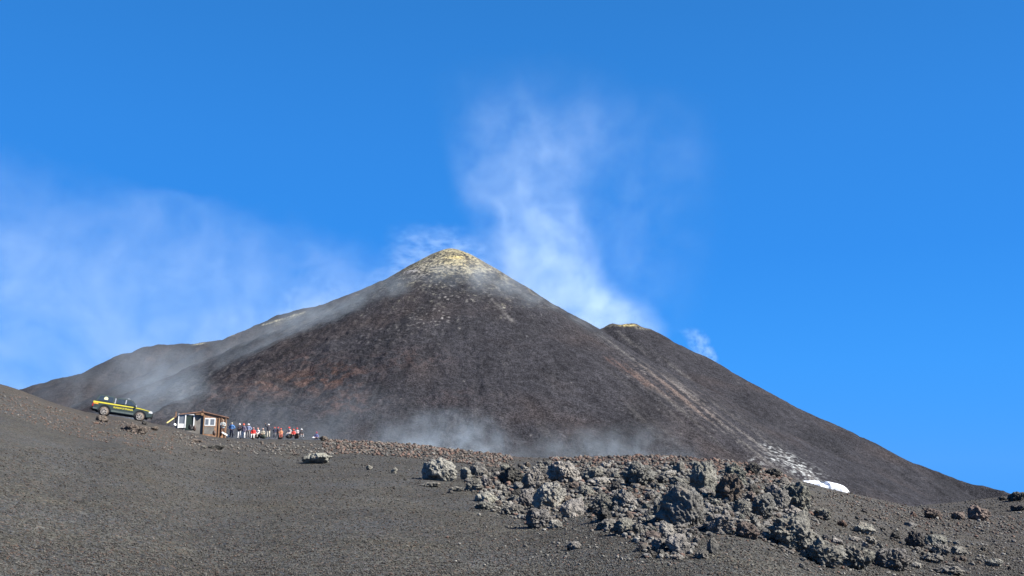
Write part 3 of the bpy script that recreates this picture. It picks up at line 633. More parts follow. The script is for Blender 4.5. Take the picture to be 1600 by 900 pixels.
crest_band(1290, 1600, 2600, 0, 30, 1.0, 4.5, {'brown': 4, 'grey': 3, 'rusty': 1.5}, 29, 'slope_stones', 'small brown stones on the right crest', 1)
# cinders thick on the near slope
n = 52000; px = r.uniform(-40, 1640, n); py = 900 - 200 * r.random(n) ** 1.25
scatter('gravel', px, py, 1.4 + 1.7 * r.random(n) ** 3 + .2 * (py > 850), tones(n, {'grey': 6, 'dark': 2.5, 'brown': 2, 'bluish': 2, 'pale': 1.0, 'rusty': .3}, 5) * .58, 1, 6, 'loose dark cinders covering the near slope')

# ------------------------------------------------------------------ small builders
def bm_box(bm, c, s, bev=0.0, rot=None):
    r_ = bmesh.ops.create_cube(bm, size=1.0); vs = r_['verts']
    bmesh.ops.scale(bm, vec=s, verts=vs)
    if rot is not None: bmesh.ops.rotate(bm, cent=(0, 0, 0), matrix=rot, verts=vs)
    bmesh.ops.translate(bm, vec=c, verts=vs)
    if bev:
        es = list({e for v in vs for e in v.link_edges}); bmesh.ops.bevel(bm, geom=es, offset=bev, segments=2, affect='EDGES')
def bm_cyl(bm, c, r1, r2, depth, axis='Y', seg=28):
    r_ = bmesh.ops.create_cone(bm, cap_ends=True, segments=seg, radius1=r1, radius2=r2, depth=depth); vs = r_['verts']
    if axis == 'Y': bmesh.ops.rotate(bm, cent=(0, 0, 0), matrix=Matrix.Rotation(math.pi / 2, 3, 'X'), verts=vs)
    if axis == 'X': bmesh.ops.rotate(bm, cent=(0, 0, 0), matrix=Matrix.Rotation(math.pi / 2, 3, 'Y'), verts=vs)
    bmesh.ops.translate(bm, vec=c, verts=vs)
def bm_prism(bm, pts, y0, y1, bev=0.0):
    """polygon in x,z extruded along y"""
    a = [bm.verts.new((x, y0, z)) for x, z in pts]; b_ = [bm.verts.new((x, y1, z)) for x, z in pts]; n = len(pts)
    bm.faces.new(a); bm.faces.new(b_[::-1])
    fs = [bm.faces.new((a[(i + 1) % n], a[i], b_[i], b_[(i + 1) % n])) for i in range(n)]
    bm.normal_update()
    if bev:
        es = [e for e in bm.edges if e.verts[0] in a and e.verts[1] in a or e.verts[0] in b_ and e.verts[1] in b_]
        bmesh.ops.bevel(bm, geom=es, offset=bev, segments=3, affect='EDGES')
def finish(name, bm, mat, parent=None, smooth=False):
    bmesh.ops.recalc_face_normals(bm, faces=bm.faces); me = bpy.data.meshes.new(name); bm.to_mesh(me); bm.free(); me.materials.append(mat)
    if smooth:
        me.polygons.foreach_set('use_smooth', [True] * len(me.polygons))
    return link(name, me, parent)
def empty(name, loc, rot=(0, 0, 0)):
    o = bpy.data.objects.new(name, None); COL.objects.link(o); o.location = loc; o.rotation_euler = rot; return o

# ------------------------------------------------------------------ pickup
M_GREEN = plain('dusty dark green paint', (0.030, 0.042, 0.038), .38, .5, 0, .15, 3)
M_GREENL = plain('dusty lower panels', (0.075, 0.095, 0.090), .6, .3, 0, .2, 4)
M_YEL = plain('yellow marking', (0.50, 0.43, 0.04), .5, .4, 0, .05)
M_TYRE = plain('ash caked tyre', (0.115, 0.095, 0.078), .95, .1, 0, .25, 9)
M_RIM = plain('dusty alloy', (0.30, 0.27, 0.24), .5, .4, .2, .1)
M_BLACK = plain('black plastic', (0.014, 0.014, 0.015), .6, .3)
M_GLASS = plain('dark glass', (0.03, 0.04, 0.05), .12, .7)
M_LAMPW = plain('clear lamp', (0.5, 0.5, 0.5), .15, .6)
M_LAMPR = plain('red lamp', (0.28, 0.02, 0.015), .2, .5)
M_CHROME = plain('pale trim', (0.40, 0.40, 0.40), .35, .6, .3)
M_EMB = plain('emblem cream', (0.62, 0.60, 0.36), .5, .3)
DT = 76.0
pr, pf = P(160.4, 648.4, 75.4), P(216.4, 657.4, 76.5)
gz = lambda x, y: float(ground_z(x, y))
off = 0.5 * ((gz(pr.x, pr.y) - pr.z) + (gz(pf.x, pf.y) - pf.z))
mid = (pr + pf) / 2; mid.z += off - .05; tilt = math.atan2(pr.z - pf.z, pf.x - pr.x)
hl = math.hypot(pf.x - pr.x, pf.y - pr.y); tilt = math.atan2(gz(pr.x, pr.y) - gz(pf.x, pf.y), hl)
truck = empty('pickup_truck', mid, (0, tilt, math.atan2(pf.y - pr.y, pf.x - pr.x)))
tag(truck, 'dark green patrol pickup with yellow stripe parked nose down on the slope', 'pickup')
truck.scale = (.965, .965, .965); WB = (pf - pr).length / 2 / .98; W = .93; RW = .385
def arch(cx, r, n=10, z=.40): return [(cx + r * math.cos(a), z + r * math.sin(a)) for a in np.linspace(math.pi, 0, n)]
body = [(-2.42, .62), (-2.40, .50)] + [(-2.0, .45)] + arch(-WB, .50) + [(WB - .56, .40)] + arch(WB, .50) + [(2.22, .42), (2.42, .50), (2.47, .66), (2.45, .82), (2.38, .98), (2.1, 1.06), (1.6, 1.13), (1.12, 1.18), (-2.44, 1.18), (-2.46, .9)]
bm = bmesh.new(); bm_prism(bm, body, -W, W, .045); finish('body', bm, M_GREEN, truck)
bm = bmesh.new()
for s_ in (-1, 1): bm_box(bm, (0.02, s_ * (W + .004), .53), (2 * WB - 1.10, .03, .15), .01)
bm_box(bm, (-2.2, -W - .004, .56), (.34, .02, .12), .01)
finish('side_sill', bm, M_GREENL, truck)
# cab and canopy
cab = [(-.72, 1.16), (1.18, 1.16), (.62, 1.66), (.48, 1.72), (-.50, 1.76), (-.66, 1.70)]
bm = bmesh.new(); bm_prism(bm, cab, -.80, .80, .05)
for v in bm.verts: v.co.y *= 1 - .16 * max(0, (v.co.z - 1.16) / .6)
finish('cab', bm, M_GREEN, truck)
can = [(-2.36, 1.16), (-.80, 1.16), (-.80, 1.72), (-.92, 1.78), (-1.9, 1.80), (-2.12, 1.74)]
bm = bmesh.new(); bm_prism(bm, can, -.84, .84, .05)
for v in bm.verts: v.co.y *= 1 - .12 * max(0, (v.co.z - 1.16) / .6)
cano = finish('canopy', bm, M_GREEN, truck)
def pane(name, pts, y_of, parent, mat=M_GLASS, both=True):
    for s_ in ((-1, 1) if both else (-1,)):
        bm = bmesh.new(); a = [bm.verts.new((x, s_ * y_of(z), z)) for x, z in pts]; b_ = [bm.verts.new((x, s_ * (y_of(z) + .018), z)) for x, z in pts]; n = len(pts)
        bm.faces.new(a); bm.faces.new(b_[::-1])
        for i in range(n): bm.faces.new((a[i], a[(i + 1) % n], b_[(i + 1) % n], b_[i]))
        finish(name, bm, mat, parent)
cy = lambda z: .805 * (1 - .16 * max(0, (z - 1.16) / .6)); ky = lambda z: .845 * (1 - .12 * max(0, (z - 1.16) / .6))
pane('window', [(-.60, 1.24), (.06, 1.24), (.06, 1.64), (-.50, 1.66)], cy, truck)
pane('window', [(.20, 1.24), (.98, 1.24), (.58, 1.60), (.20, 1.63)], cy, truck)
pane('window', [(-2.14, 1.28), (-.92, 1.28), (-.92, 1.68), (-1.95, 1.70)], ky, truck)
bm = bmesh.new(); bm_box(bm, (0, 0, 0), (.70, 1.38, .02), 0, Matrix.Rotation(math.radians(41.8), 3, 'Y')); bmesh.ops.translate(bm, vec=(.915, 0, 1.425), verts=bm.verts); finish('windscreen', bm, M_GLASS, truck)
# pillars and gap trims
bm = bmesh.new()
for x in (.13, -.73):
    for s_ in (-1, 1): bm_box(bm, (x, s_ * cy(1.44) + s_ * .012, 1.42), (.10, .03, .46), .008, )
finish('door_pillar', bm, M_CHROME, truck)
# belt stripe, hood stripe, tail colour blocks
for s_ in (-1, 1):
    bm = bmesh.new(); bm_prism(bm, [(-2.44, 1.04), (1.05, 1.06), (1.6, 1.03), (2.2, .955), (2.2, 1.00), (1.6, 1.095), (1.05, 1.14), (-2.44, 1.17)], s_ * (W + .003), s_ * (W + .012)); finish('stripe', bm, M_YEL, truck)
    bm = bmesh.new(); bm_prism(bm, [(-2.40, .93), (-1.98, .93), (-2.06, 1.035), (-2.42, 1.035)], s_ * (W + .003), s_ * (W + .010)); finish('tail_marking', bm, plain('orange marking', (.55, .25, .03), .5), truck)
# lettering on the doors
fc = bpy.data.curves.new('lettering', 'FONT'); fc.body = 'GUARDIA DI FINANZA'; fc.size = .20; fc.extrude = .004; fc.offset = .006; fc.align_x = 'CENTER'
ft = bpy.data.objects.new('lettering_tmp', fc); COL.objects.link(ft)
bpy.context.view_layer.update(); lm = bpy.data.meshes.new_from_object(ft.evaluated_get(bpy.context.evaluated_depsgraph_get())); bpy.data.objects.remove(ft)
lm.materials.clear(); lm.materials.append(M_YEL)
sc_x = 1.62 / max(1e-3, max(v.co.x for v in lm.vertices) * 2)
for s_ in (-1, 1):
    lt = link('lettering', lm, truck); lt.location = (.02, s_ * (W + .008), .80); lt.rotation_euler = (math.pi / 2, 0, 0 if s_ < 0 else math.pi); lt.scale = (sc_x, 1, 1)
bm = bmesh.new(); bm_cyl(bm, (-1.50, -ky(1.48) - .024, 1.49), .165, .165, .014); finish('emblem', bm, M_EMB, truck)
bm = bmesh.new(); bm_cyl(bm, (-1.50, ky(1.48) + .024, 1.49), .165, .165, .014); finish('emblem', bm, M_EMB, truck)
# front and rear
for s_ in (-1, 1):
    bm = bmesh.new(); bm_prism(bm, [(2.10, .80), (2.46, .80), (2.40, .99), (2.14, 1.01)], s_ * (W - .26), s_ * (W + .008), .02); finish('headlight', bm, M_LAMPW, truck)
    bm = bmesh.new(); bm_box(bm, (-2.42, s_ * (W - .06), .84), (.12, .14, .30), .015); finish('taillight', bm, M_LAMPR, truck)
    bm = bmesh.new(); bm_box(bm, (1.02, s_ * (W + .10), 1.24), (.12, .20, .17), .03); bm_box(bm, (1.02, s_ * (W - .02), 1.20), (.05, .14, .04)); finish('mirror', bm, M_CHROME, truck)
    for x in (-.30, .55):
        bm = bmesh.new(); bm_box(bm, (x, s_ * (W + .012), .99), (.17, .03, .035), .008); finish('door_handle', bm, M_BLACK, truck)
bm = bmesh.new(); bm_box(bm, (2.47, 0, .52), (.16, 1.80, .24), .04); bm_box(bm, (2.50, 0, .80), (.06, 1.1, .2), .02); finish('front_bumper', bm, M_BLACK, truck)
bm = bmesh.new(); bm_box(bm, (-2.52, 0, .52), (.16, 1.74, .16), .03); bm_box(bm, (-2.30, 0, .44), (.3, 1.6, .12), .02); finish('rear_bumper', bm, M_BLACK, truck)
bm = bmesh.new(); bm_box(bm, (.30, 0, 1.785), (.22, 1.0, .09), .03); finish('roof_light_bar', bm, M_CHROME, truck)
bm = bmesh.new(); bm_box(bm, (0, 0, .40), (4.3, 1.5, .20), .03); finish('chassis', bm, M_BLACK, truck)
for cx in (-WB, WB):
    for s_ in (-1, 1):
        bm = bmesh.new(); bm_cyl(bm, (cx, s_ * (W - .42), .46), .46, .46, .78, 'Y', 30); finish('wheel_well', bm, M_BLACK, truck)
        wh = empty('wheel', (0, 0, 0)); wh.parent = truck; wh.location = (cx, s_ * (W - .10), RW)
        bm = bmesh.new(); bm_cyl(bm, (0, 0, 0), RW, RW, .25, 'Y', 36)
        es = [e for e in bm.edges if abs(e.verts[0].co.y - e.verts[1].co.y) < 1e-4]; bmesh.ops.bevel(bm, geom=es, offset=.035, segments=3, affect='EDGES'); finish('tyre', bm, M_TYRE, wh, True)
        bm = bmesh.new(); yy = s_ * .122; bm_cyl(bm, (0, yy, 0), .245, .245, .02, 'Y', 30)
        finish('rim_well', bm, M_BLACK, wh)
        bm = bmesh.new()
        for k in range(6):
            a = k * math.pi / 3; bm_box(bm, (.13 * math.cos(a), yy + s_ * .016, .13 * math.sin(a)), (.22, .02, .065), .006, Matrix.Rotation(-a, 3, 'Y'))
        bm_cyl(bm, (0, yy + s_ * .012, 0), .06, .06, .03, 'Y', 16)
        for k in range(24):
            a = k * math.pi / 12; bm_box(bm, (.235 * math.cos(a), yy + s_ * .012, .235 * math.sin(a)), (.035, .02, .066), 0, Matrix.Rotation(-a, 3, 'Y'))
        finish('rim', bm, M_RIM, wh)

# ------------------------------------------------------------------ hut
M_WOOD = plain('weathered brown boards', (0.235, 0.135, 0.083), .85, .15, 0, .35, 2.5, .01)
M_WOODL = plain('light brown post', (0.20, 0.12, 0.07), .85, .15, 0, .25, 3)
M_GREYW = plain('dusty grey panel', (0.155, 0.145, 0.13), .9, .1, 0, .2, 2)
M_WHITE = plain('white window frame', (0.58, 0.58, 0.56), .5, .3, 0, .05)
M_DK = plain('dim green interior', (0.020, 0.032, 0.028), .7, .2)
M_PANE = plain('grey pane', (0.13, 0.14, 0.15), .15, .6)
M_ROOF = plain('brown roof sheet', (0.17, 0.10, 0.072), .8, .2, 0, .25, 2)
DH = 98.0; K = DH / F * 0.995                              # metres per photo pixel at the hut
def hx(px): return (px - 315) * K
cpt = P(316.5, 680, DH); hut = empty('wooden_hut', (cpt.x, DH, cpt.z), (0, 0, math.radians(17)))
tag(hut, 'small low brown wooden hut with white door frame and white double window', 'hut')
def hz(py): return (680 - py) * K
def wall_prism(name, pts, y0, y1, mat, parent=hut, bev=0.0):
    bm = bmesh.new(); bm_prism(bm, [(hx(a), hz(b)) for a, b in pts], y0, y1, bev); return finish(name, bm, mat, parent)
wall_prism('grey_wall', [(275.5, 700), (275.5, 651.5), (280, 649), (314.6, 645), (314.6, 700)], 0.10, .22, M_GREYW)
wall_prism('brown_wall', [(315, 700), (315, 645), (349, 652.2), (349, 700)], 0.0, .14, M_WOOD)
bm = bmesh.new(); bm_prism(bm, [(hx(275.5), hz(700)), (hx(275.5), hz(651.5)), (hx(280), hz(649)), (hx(314.5), hz(645.2)), (hx(349), hz(652.4)), (hx(349), hz(700))], .24, 3.4); finish('rear_body', bm, M_WOOD, hut)
bm = bmesh.new()
bm_prism(bm, [(hx(279), hz(649.4)), (hx(313), hz(644.6)), (hx(313), hz(642.9)), (hx(279), hz(647.7))], -.12, 3.6)
bm_prism(bm, [(hx(313), hz(644.6)), (hx(352), hz(653.2)), (hx(352), hz(651.7)), (hx(313), hz(642.9))], -.14, 3.62)
roof = finish('roof', bm, M_ROOF, hut)
wall_prism('roof_post', [(313.0, 643.4), (313.0, 640.2), (313.9, 640.2), (313.9, 643.4)], -.2, -.12, M_WOODL)
wall_prism('eave_beam', [(303, 648.6), (303, 647.2), (314, 647.0), (314, 648.4)], -.22, .08, M_WOODL)
wall_prism('eave_beam', [(311.4, 650), (310.8, 645.8), (315, 645.8), (314.4, 650)], -.25, .08, M_WOODL)
# white framed door unit: fixed pane left, doorway right as a solid panel with the dim interior's shade in its colour, white lower panel
door = wall_prism('door', [(277.8, 669.5), (277.8, 647.5), (279.2, 647.5), (279.2, 669.5)], -.04, .095, M_WHITE)
for pts in ([(279.2, 649), (279.2, 647.4), (300.8, 647.9), (300.8, 649.3)], [(287.6, 669), (287.6, 649), (289.3, 649), (289.3, 669)], [(300.2, 667), (300.2, 649.2), (301.8, 649.2), (301.8, 667)]):
    wall_prism('frame_bar', pts, -.04, .095, M_WHITE, hut)
wall_prism('pane', [(279.2, 662.6), (279.2, 649.1), (287.6, 649.1), (287.6, 662.6)], .03, .09, M_PANE, hut)
wall_prism('lower_panel', [(279.2, 669), (279.2, 662.6), (287.6, 662.6), (287.6, 669)], .0, .09, M_WHITE, hut)
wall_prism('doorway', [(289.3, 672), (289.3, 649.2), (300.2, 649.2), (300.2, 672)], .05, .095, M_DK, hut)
# window
win = wall_prism('window', [(316.8, 665.6), (316.8, 653.4), (332.8, 653.4), (332.8, 665.6)], -.03, -.003, M_WHITE, hut)
for a, b_ in ((317.8, 322.6), (325.2, 331.2)): wall_prism('pane', [(a, 664), (a, 655.2), (b_, 655.2), (b_, 664)], -.038, -.032, M_PANE, win)
wall_prism('lower_boards', [(315.4, 678), (315.4, 667), (331.4, 667), (331.4, 678)], -.025, -.004, M_GREYW, hut)
for a in (315.0, 337.4, 341.6, 347.6): wall_prism('corner_post', [(a, 700), (a, 653 if a > 330 else 648), (a + 1.3, 653.3 if a > 330 else 648), (a + 1.3, 700)], -.09, -.005 if a > 315 else .2, M_WOODL, hut)
# side lean-to frame at the left
bm = bmesh.new(); bm_box(bm, (hx(273.8), 0.6, hz(656)), (.10, .10, 1.7)); bm_box(bm, (hx(272.6), 0.4, hz(652)), (.08, .1, .5), 0, Matrix.Rotation(.6, 3, 'Y')); finish('side_post', bm, M_WOODL, hut)
# things round the hut
def grounded(px, py, D):
    p = P(px, py, D); return p
def plank(a, b_, D, w_, mat, name, label, cat, thick=.05):
    p, q = P(a[0], a[1], D), P(b_[0], b_[1], D + .5); d = q - p; o = empty(name, p)
    bm = bmesh.new(); bm_box(bm, (0, 0, 0), (d.length, .22, thick if w_ is None else w_), .01); me_o = finish(name, bm, mat)
    bpy.data.objects.remove(o); me_o.location = (p + q) / 2; me_o.rotation_euler = d.to_track_quat('X', 'Z').to_euler(); tag(me_o, label, cat); return me_o
plank((260.2, 661.0), (271.5, 653.2), 94.6, .10, M_YEL if False else plain('yellow board', (0.50, 0.42, 0.16), .6), 'yellow_board', 'yellow board leaning up against the open side of the hut', 'board')
plank((346.4, 675.4), (357.2, 681.8), 96.5, .16, M_WHITE, 'white_board', 'white board sloping to the ground beside the hut corner', 'board')
bm = bmesh.new(); v, f = rock_verts(911, 3, rough=.25, blocky=.2); bm.free()
me = raw_mesh('white_sack', v, f, None, M_WHITE); sk = link('white_sack', me); p = P(272.8, 665.2, 95.6); sk.location = p; sk.scale = (.33, .33, .27); tag(sk, 'rounded white sack on the ground left of the hut door', 'sack')
for (px, py, s_, mt, lab) in ((296.5, 669.5, .36, M_BLACK, 'dark rucksack standing in the open hut doorway'), (303.6, 671.6, .38, plain('brown cloth', (.07, .045, .035)), 'brown rucksack leaning on the grey panel of the hut'), (334.2, 679.0, .36, plain('dark brown bundle', (.05, .03, .022)), 'dark brown bag below the white double window'), (300, 671.3, .26, M_GREYW, 'grey rucksack between the black and the brown one')):
    bg_ = empty('rucksack', P(px, py + .3, 96.2)); tag(bg_, lab, 'rucksack', 'rucksacks along the hut front')
    v, f = rock_verts(int(px * 7), 3, asp=(1, .6, 1.2), rough=.18, blocky=.3); me = raw_mesh('main_bag', v, f, None, mt); o = link('main_bag', me, bg_); o.scale = (s_, s_ * .7, s_ * 1.3)
    bm = bmesh.new(); bm_box(bm, (0, -s_ * .34, s_ * .42), (s_ * .6, s_ * .22, s_ * .5), .04); finish('front_pocket', bm, mt, bg_)
    bm = bmesh.new(); bm_box(bm, (s_ * .3, s_ * .36, s_ * .6), (.05, .03, s_ * .9), .01); bm_box(bm, (-s_ * .3, s_ * .36, s_ * .6), (.05, .03, s_ * .9), .01); finish('strap', bm, M_BLACK, bg_)

# ------------------------------------------------------------------ people
_pm = {}
def pmat(c, rough=.8):
    k = tuple(c)
    if k not in _pm: _pm[k] = plain('cloth %d' % len(_pm), c, rough, .2, 0, .1, 8)
    return _pm[k]
SKIN = plain('skin', (0.33, 0.19, 0.13), .6, .3, 0, .05)
def skin_chain_mesh(joints, edges, sub=2):
    me = bpy.data.meshes.new('skel'); me.from_pydata([j[:3] for j in joints], edges, []); o = bpy.data.objects.new('skel', me); COL.objects.link(o)
    m = o.modifiers.new('s', 'SKIN'); m.use_smooth_shade = True; sv = me.skin_vertices[0].data
    for i, j in enumerate(joints): sv[i].radius = (j[3], j[4] if len(j) > 4 else j[3])
    sv[0].use_root = True
    o.modifiers.new('b', 'SUBSURF').levels = sub
    bpy.context.view_layer.update(); r_ = bpy.data.meshes.new_from_object(o.evaluated_get(bpy.context.evaluated_depsgraph_get())); bpy.data.objects.remove(o); bpy.data.meshes.remove(me); return r_
def finger(bm, p, d, bend, L, r_):
    """tapering bent finger of three bones rooted in the palm"""
    pts = [p]; d = d.normalized(); q = p
    for s_, k in ((.45, 0), (.33, 1), (.25, 2)):
        dd_ = (d + bend * k * .45).normalized(); q = q + dd_ * L * s_; pts.append(q)
    prev = None
    for i, q in enumerate(pts):
        rr_ = r_ * (1 - .15 * i); a = d.orthogonal().normalized(); b2 = d.cross(a)
        ring = [bm.verts.new(q + a * rr_ * math.cos(t) + b2 * rr_ * math.sin(t)) for t in np.linspace(0, 2 * math.pi, 6, endpoint=False)]
        if prev:
            for j in range(6): bm.faces.new((prev[j], prev[(j + 1) % 6], ring[(j + 1) % 6], ring[j]))
        else: bm.faces.new(ring[::-1])
        prev = ring
    bm.faces.new(prev)
def make_pose(pose, seed):
    """joint layout, facing -Y, feet at z=0, height 1.75 standing"""
    rd = random.Random(seed); j = {}
    if pose in ('sit', 'crouch'):
        hz_ = .44 if pose == 'sit' else .30
        j['pel'] = (0, 0, hz_ + .08, .15, .125)
        j['kneeL'] = (-.13, -.44, hz_ + .08 + (.12 if pose == 'crouch' else 0), .068); j['kneeR'] = (.13, -.46, hz_ + .06 + (.14 if pose == 'crouch' else 0), .068)
        j['ankL'] = (-.14, -.42, .08, .043); j['ankR'] = (.15, -.46, .08, .043); j['toeL'] = (-.16, -.60, .04, .042); j['toeR'] = (.18, -.64, .04, .042)
        j['hipL'] = (-.10, -.04, hz_ + .07, .095); j['hipR'] = (.10, -.04, hz_ + .07, .095); zt = hz_ - .85
        lean = -.10
    else:
        st = rd.uniform(.09, .15)
        j['pel'] = (0, 0, .93, .15, .115)
        j['hipL'] = (-.10, 0, .87, .095); j['hipR'] = (.10, 0, .87, .095)
        j['kneeL'] = (-.11, -.03, .48, .064); j['kneeR'] = (.11 + (st - .1), -.02, .48, .064)
        j['ankL'] = (-st, .02, .09, .042); j['ankR'] = (st + .02, .03, .09, .042); j['toeL'] = (-st - .03, -.15, .045, .042); j['toeR'] = (st + .06, -.13, .045, .042)
        zt = 0; lean = 0
    L = lambda z: lean * (z - .93) / .5
    T = lambda x, y, z, *r_: (x, y + L(z), z + zt) + r_
    j['waist'] = T(0, 0, 1.08, .135, .105); j['chest'] = T(0, .005, 1.28, .165, .12); j['neckb'] = T(0, .01, 1.45, .075, .07); j['neck'] = T(0, 0, 1.52, .055, .058)
    j['head'] = T(0, -.01, 1.62, .082, .095); j['top'] = T(0, 0, 1.70, .07, .085)
    j['shL'] = T(-.18, .01, 1.40, .068); j['shR'] = T(.18, .01, 1.40, .068)
    arms = {'hips': ((-.36, .05, 1.14), (-.17, -.08, 1.00), (.36, .05, 1.14), (.17, -.08, 1.00)),
            'down': ((-.25, .03, 1.12), (-.26, -.07, .88), (.25, .03, 1.12), (.26, -.06, .88)),
            'phone': ((-.24, -.08, 1.15), (-.08, -.32, 1.30), (.25, .03, 1.12), (.26, -.06, .88)),
            'raise': ((-.34, .0, 1.50), (-.36, -.05, 1.76), (.24, .0, 1.12), (.20, -.14, .95)),
            'fold': ((-.25, -.05, 1.14), (-.04, -.20, 1.16), (.25, -.05, 1.12), (.06, -.22, 1.10)),
            'lap': ((-.24, -.06, 1.13), (-.10, -.30, 1.02), (.24, -.06, 1.13), (.10, -.32, 1.0))}
    a = arms[{'sit': 'lap', 'crouch': 'lap'}.get(pose, pose)]
    j['elL'] = T(*a[0], .048); j['wrL'] = T(*a[1], .033); j['elR'] = T(*a[2], .048); j['wrR'] = T(*a[3], .033)
    for s_ in 'LR':
        e, w_ = Vector(j['el' + s_][:3]), Vector(j['wr' + s_][:3]); d = (w_ - e).normalized(); j['pa' + s_] = tuple(w_ + d * .075) + (.036, .02)
    return j
EDG = [('pel', 'waist'), ('waist', 'chest'), ('chest', 'neckb'), ('neckb', 'neck'), ('neck', 'head'), ('head', 'top'), ('chest', 'shL'), ('shL', 'elL'), ('elL', 'wrL'), ('wrL', 'paL'), ('chest', 'shR'), ('shR', 'elR'), ('elR', 'wrR'), ('wrR', 'paR'),
       ('pel', 'hipL'), ('hipL', 'kneeL'), ('kneeL', 'ankL'), ('ankL', 'toeL'), ('pel', 'hipR'), ('hipR', 'kneeR'), ('kneeR', 'ankR'), ('ankR', 'toeR')]
def seg_d(p, a, b_):
    a, b_ = Vector(a[:3]), Vector(b_[:3]); d = b_ - a; t = max(0, min(1, (p - a).dot(d) / d.length_squared)); return (p - a - d * t).length
def person(px, foot, hpx, pose, jacket, trousers, helmet, label, turn=0.0, D=97.0, hair=None, scale=None, sink=0.0):
    j = make_pose(pose, int(px * 10)); names = list(j); joints = [j[n] for n in names]; edges = [(names.index(a), names.index(b_)) for a, b_ in EDG]
    body = skin_chain_mesh(joints, edges, 1)
    bm = bmesh.new(); bm.from_mesh(body)
    hd = Vector(j['head'][:3])
    # face: nose, brow, lips, ears as shallow relief on the front of the head
    for v in bm.verts:
        r_ = v.co - hd
        if r_.length < .16 and r_.y < -.03:
            v.co.y -= .022 * math.exp(-((r_.x / .016) ** 2 + ((r_.z + .005) / .028) ** 2)); v.co.y += .010 * math.exp(-(((abs(r_.x) - .033) / .016) ** 2 + ((r_.z - .02) / .014) ** 2)); v.co.y -= .008 * math.exp(-((r_.x / .025) ** 2 + ((r_.z + .05) / .012) ** 2))
    bm2 = bmesh.new()
    for s_ in (-1, 1):                                              # ears
        bmesh.ops.create_icosphere(bm, subdivisions=1, radius=.022, matrix=Matrix.Translation(hd + Vector((s_ * .088, .01, 0))))
    for s_, k in (('L', -1), ('R', 1)):
        pa, wr = Vector(j['pa' + s_][:3]), Vector(j['wr' + s_][:3]); d = (pa - wr).normalized(); side = d.cross(Vector((0, 1, 0)))
        side = side.normalized() if side.length > .1 else Vector((1, 0, 0)); bend = d.cross(side).normalized()
        for q, (o_, L_) in enumerate(((-.026, .068), (-.009, .078), (.009, .074), (.026, .060))): finger(bm, pa + side * o_, d + side * o_ * 3, bend, L_, .0085)
        finger(bm, wr + d * .03 - side * .028 * k, d - side * .9 * k, bend, .06, .010)
    bm2.free(); bm.normal_update()
    root_me = bpy.data.meshes.new('person'); 
    # clothes: shells lifted off the same surface
    def shell(name, test, lift, mat):
        b = bm.copy(); b.normal_update(); dele = [f for f in b.faces if not test(f.calc_center_median())]; bmesh.ops.delete(b, geom=dele, context='FACES')
        for v in b.verts: v.co += v.normal * lift
        return b, name, mat
    zpel = j['pel'][2]
    def is_arm(c): return min(seg_d(c, j['sh' + s_], j['el' + s_]) for s_ in 'LR') < .085 or min(seg_d(c, j['el' + s_], j['wr' + s_]) for s_ in 'LR') < .055
    def is_hand(c): return min((c - Vector(j['pa' + s_][:3])).length for s_ in 'LR') < .085 or min((c - Vector(j['wr' + s_][:3])).length for s_ in 'LR') < .03
    def is_leg(c): return min(min(seg_d(c, j['hip' + s_], j['knee' + s_]), seg_d(c, j['knee' + s_], j['ank' + s_])) for s_ in 'LR') < .12
    t_j = lambda c: (c.z > zpel - .03 and c.z < j['neck'][2] - .01 and not is_hand(c) and not (pose in ('sit', 'crouch') and is_leg(c) and c.y < -.16)) or (is_arm(c) and not is_hand(c) and (pose == 'raise' or c.z < j['neck'][2]))
    t_t = lambda c: (c.z < zpel + .06 and c.z > .10 and not is_hand(c) and is_leg(c)) or ((c - Vector(j['pel'][:3])).length < .19 and c.z < zpel + .05 and not is_hand(c))
    t_b = lambda c: c.z < .15
    shells = [shell('jacket', t_j, .028, pmat(jacket)), shell('trousers', t_t, .018, pmat(trousers)), shell('boots', t_b, .016, pmat((.03, .025, .022)))]
    bm.to_mesh(root_me); bm.free(); root_me.materials.append(SKIN); root_me.polygons.foreach_set('use_smooth', [True] * len(root_me.polygons))
    o = link('person', root_me); sc_ = scale or (.96 * hpx * D / F) / ({'sit': 1.30, 'crouch': 1.16}.get(pose, 1.79 if helmet else 1.74)); fp = P(px, foot, D); fp.z -= sink
    g_ = gz(fp.x, D); 
    o.location = fp; o.scale = (sc_ * 1.08, sc_ * 1.08, sc_); o.rotation_euler = (0, 0, turn); tag(o, label, 'person', 'tour group in helmets by the hut')
    for b, n_, mt in shells:
        me = bpy.data.meshes.new(n_); b.to_mesh(me); b.free(); me.materials.append(mt); me.polygons.foreach_set('use_smooth', [True] * len(me.polygons)); link(n_, me, o)
    bm = bmesh.new(); hc = Vector(j['top'][:3])
    if helmet:
        bmesh.ops.create_uvsphere(bm, u_segments=18, v_segments=12, radius=1); bmesh.ops.delete(bm, geom=[v for v in bm.verts if v.co.z < -.15], context='VERTS')
        for v in bm.verts: v.co = Vector((v.co.x * .118, v.co.y * .138 - .008 * (v.co.y < 0), v.co.z * .115))
        bmesh.ops.translate(bm, vec=hc + Vector((0, 0, -.015)), verts=bm.verts)
        bmesh.ops.create_cone(bm, cap_ends=True, segments=16, radius1=.13, radius2=.124, depth=.018, matrix=Matrix.Translation(hc + Vector((0, -.02, -.035))) @ Matrix.Diagonal((.95, 1.2, 1, 1)))
        h_ = finish('helmet', bm, pmat(helmet, .35), o, True)
    else:
        bmesh.ops.create_uvsphere(bm, u_segments=16, v_segments=10, radius=1); bmesh.ops.delete(bm, geom=[v for v in bm.verts if v.co.z < -.1 and v.co.y < 0], context='VERTS')
        for v in bm.verts: v.co = Vector((v.co.x * .098, v.co.y * .115 + .012, v.co.z * .10))
